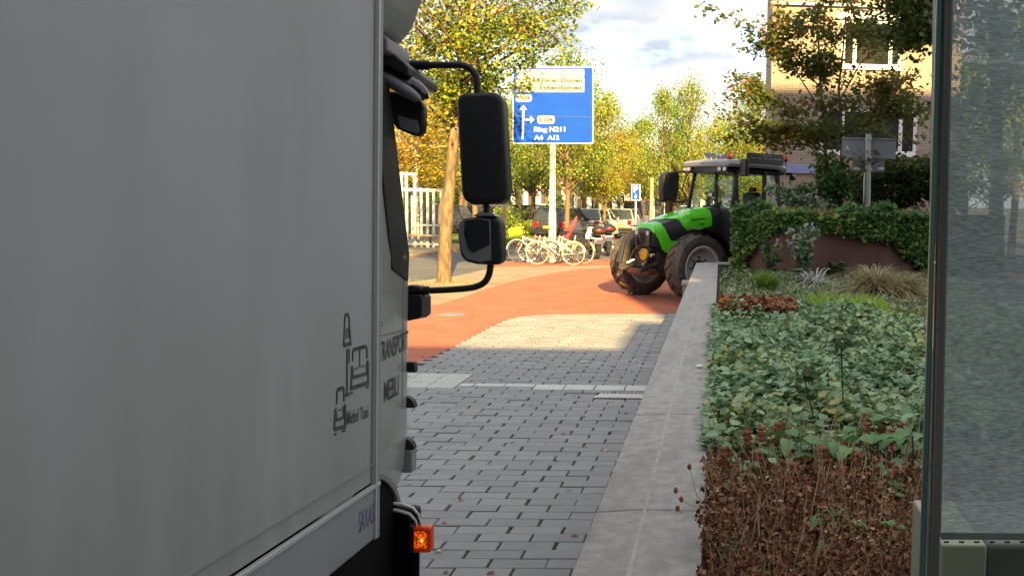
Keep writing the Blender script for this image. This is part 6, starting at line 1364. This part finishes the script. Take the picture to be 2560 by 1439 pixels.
# roof
def rsec(y, z0, z1, w_): return [(-w_, y, z0), (w_, y, z0), (w_+.02, y, z0+.06), (w_-.05, y, z1-.02), (w_*.5, y, z1), (-w_*.5, y, z1), (-w_+.05, y, z1-.02), (-w_-.02, y, z0+.06)]
MB().loft([rsec(-.93, 2.74, 2.83, .66), rsec(-.98, 2.73, 2.865, .74), rsec(-1.3, 2.73, 2.90, .79), rsec(-2.2, 2.72, 2.90, .79), rsec(-2.62, 2.69, 2.83, .76), rsec(-2.78, 2.68, 2.75, .62)]).build('roof', M['t_grey'], tr)
MB().loft([rsec(-.99, 2.61, 2.73, .70), rsec(-1.3, 2.60, 2.728, .76), rsec(-2.3, 2.58, 2.718, .76), rsec(-2.66, 2.60, 2.68, .66)]).build('roof_lining', M['t_black'], tr)
for (x, z) in [(-.66, 2.68), (-.50, 2.68), (.50, 2.68), (.62, 2.67)]:
    w_ = MB().box((x-.065, -.985, z-.05), (x+.065, -.93, z+.05)).build('work_light', M['t_black'], tr, bev=.015); MB().box((x-.05, -.929, z-.038), (x+.05, -.924, z+.038)).build('lens', M['lens_clear'], w_, bev=.008)
w_ = MB().lathe([(.001, -.05), (.06, -.04), (.075, .04), (.001, .045)], (-.86, -2.74, 2.55), 'y', 14).build('rear_work_light', M['t_black'], tr); MB().box((-.90, -2.70, 2.6), (-.70, -2.66, 2.66)).build('light_bracket', M['t_black'], tr, bev=.01)
# name boards on the roof
q0_ = xs_(1866, 414, -.78); q1_ = xs_(1957, 416, -.78); zt2 = xs_(1866, 381, -.78).z
MB().box((-.80, q1_.y, 2.80), (-.775, q0_.y, zt2)).build('name_board', M['t_black'], tr, bev=.004)
ln = q0_.y-q1_.y; zb2 = 2.90
text('Gerrit', (-.806, q0_.y-ln*.34, zb2+(zt2-zb2)*.48), (0, -ln*.31, 0), (0, 0, (zt2-zb2)*.38), 'lettering', M['t_grey'], tr)
text('van der Voornissen', (-.806, q0_.y-ln*.08, zb2+(zt2-zb2)*.08), (0, -ln*.86, 0), (0, 0, (zt2-zb2)*.30), 'lettering', M['t_grey'], tr)
MB().box((.60, -2.35, 2.86), (.625, -1.45, 3.06)).build('name_board', M['sign_back'], tr, bev=.004)
def beacon(x, y, z, stem):
    b = MB().cyl((x, y, z-stem), (x, y, z), .015, 8).cyl((x, y, z), (x, y, z+.035), .055, 14).build('beacon_base', M['t_black'], tr)
    MB().lathe([(.055, z+.036), (.062, z+.06), (.058, z+.12), (.035, z+.155), (.001, z+.16)], (x, y, 0), 'z', 16).build('beacon_lens', M['lens_orange'], b)
q = xc_(1825, 392, -1.35); beacon(q.x, -1.35, q.z-.06, .10)
q = xc_(1964, 395, -2.72); beacon(q.x, -2.72, q.z-.08, .22)
MB().tube([(q.x, -2.72, q.z-.30), (q.x+.10, -2.72, q.z-.36), (q.x+.25, -2.66, 2.70)], .012, 6).build('beacon_arm', M['t_black'], tr)
# mirrors
q = xs_(1862, 420, -.98); MB().box((q.x-.10, q.y-.04, q.z-.17), (q.x+.10, q.y+.06, q.z+.19)).build('side_mirror', M['t_black'], tr, bev=.03, seg=3)
MB().tube([(-.76, -1.2, 2.62), (q.x, q.y, q.z+.05)], .016, 8).build('mirror_arm', M['t_black'], tr)
# exhaust stack with black shield (on the far side)
EX = .60
def es(u, v): return xs_(u, v, EX)
e0 = es(1672, 525); e1 = es(1676, 440)
MB().tube([(EX, e0.y, 1.5), (EX, e0.y, e0.z+.20)], .085, 14).build('exhaust_pipe', M['exhaust'], tr)
MB().prism([tuple(es(u, v)) for u, v in [(1659, 440), (1668, 430), (1693, 428), (1700, 440), (1698, 475), (1690, 503), (1660, 503), (1657, 470)]], (.18, 0, 0)).build('exhaust_shield', M['t_black'], tr, bev=.03, seg=3)
MB().prism([tuple(es(u, v)) for u, v in [(1678, 403), (1690, 415), (1697, 430), (1699, 444), (1690, 440), (1684, 420)]], (.05, 0, 0)).build('exhaust_tip', M['exhaust'], tr, bev=.01)
MB().tube([tuple(es(1650, 503)), tuple(es(1680, 504)), tuple(es(1705, 505)), tuple(es(1716, 498))], .022, 8).build('hand_rail', M['t_black'], tr)
MB().tube([tuple(es(1697, 430)), tuple(es(1710, 428)), (.66, yA-.1, 2.62)], .02, 8).build('stack_bracket', M['t_black'], tr)
MB().tube([(.72, -1.15, 1.9), (.80, -1.0, 2.25), (.76, -1.1, 2.6)], .014, 8).build('far_mirror_arm', M['t_black'], tr)
q = xc_(1785, 487, -1.10); 
w_ = MB().box((q.x-.07, -1.06, q.z-.045), (q.x+.07, -1.0, q.z+.045)).build('work_light', M['t_black'], tr, bev=.012); MB().box((q.x-.055, -.999, q.z-.035), (q.x+.055, -.994, q.z+.035)).build('lens', M['lens_clear'], w_, bev=.008)
q = xc_(1815, 503, -1.0); w_ = MB().box((q.x-.08, -1.04, q.z-.05), (q.x+.08, -.98, q.z+.04)).build('indicator', M['lens_clear'], tr, bev=.015)

# ================================================================ small things on the paving
fl = []
g = np.random.default_rng(321)
for k in range(70):
    y = 5.3+12.5*g.random()**1.3; x = -.8-.30*y*g.random()*.85; x = max(x, -.31*y); fl.append((x, y, .006+.004*g.random()))
for k, p in enumerate(fl):
    n_ = 'fallen_leaf'
    if k == 0:
        V, F = LEAF['oval']; me = bpy.data.meshes.new(n_); me.from_pydata([(a*.055, b*.045, c*.05) for a, b, c in V], [], F); me.materials.append(M['dry_stem']); lp = me
        me2 = me.copy(); me2.materials[0] = M['dry_seed']
    o = bpy.data.objects.new(n_, lp if k % 3 else me2); col.objects.link(o); o.location = p; o.rotation_euler = (g.normal()*.15, g.normal()*.15, g.random()*6.28); o.scale = (1, 1, 1)
    tag(o, 'small dry fallen leaf lying on the paving or the cycle path', 'leaf', 'dry leaves scattered on the paving')
for (u, v, lab) in [(1270, 799, 'white scrap of paper on the sunlit pavers near the cycle path'), (1400, 905, 'small pale paper scrap on the shaded pavers')]:
    p = gnd(u+60, v); MB().box((-.05, -.03, 0), (.05, .03, .004), rot=(0, 0, .4)).build('paper_scrap', M['sign_white']).location = (p.x, p.y, .008)
    o = [q for q in col.objects if q.name.startswith('paper_scrap')][-1]; tag(o, lab, 'paper')
mc = gnd(1130, 786); tag(MB().lathe([(.001, .0075), (.21, .0075), (.22, .0045)], (mc.x, mc.y, 0), 'z', 28).build('manhole_cover', M['sign_back']), 'flat grey round manhole cover in the red cycle path', 'manhole cover')
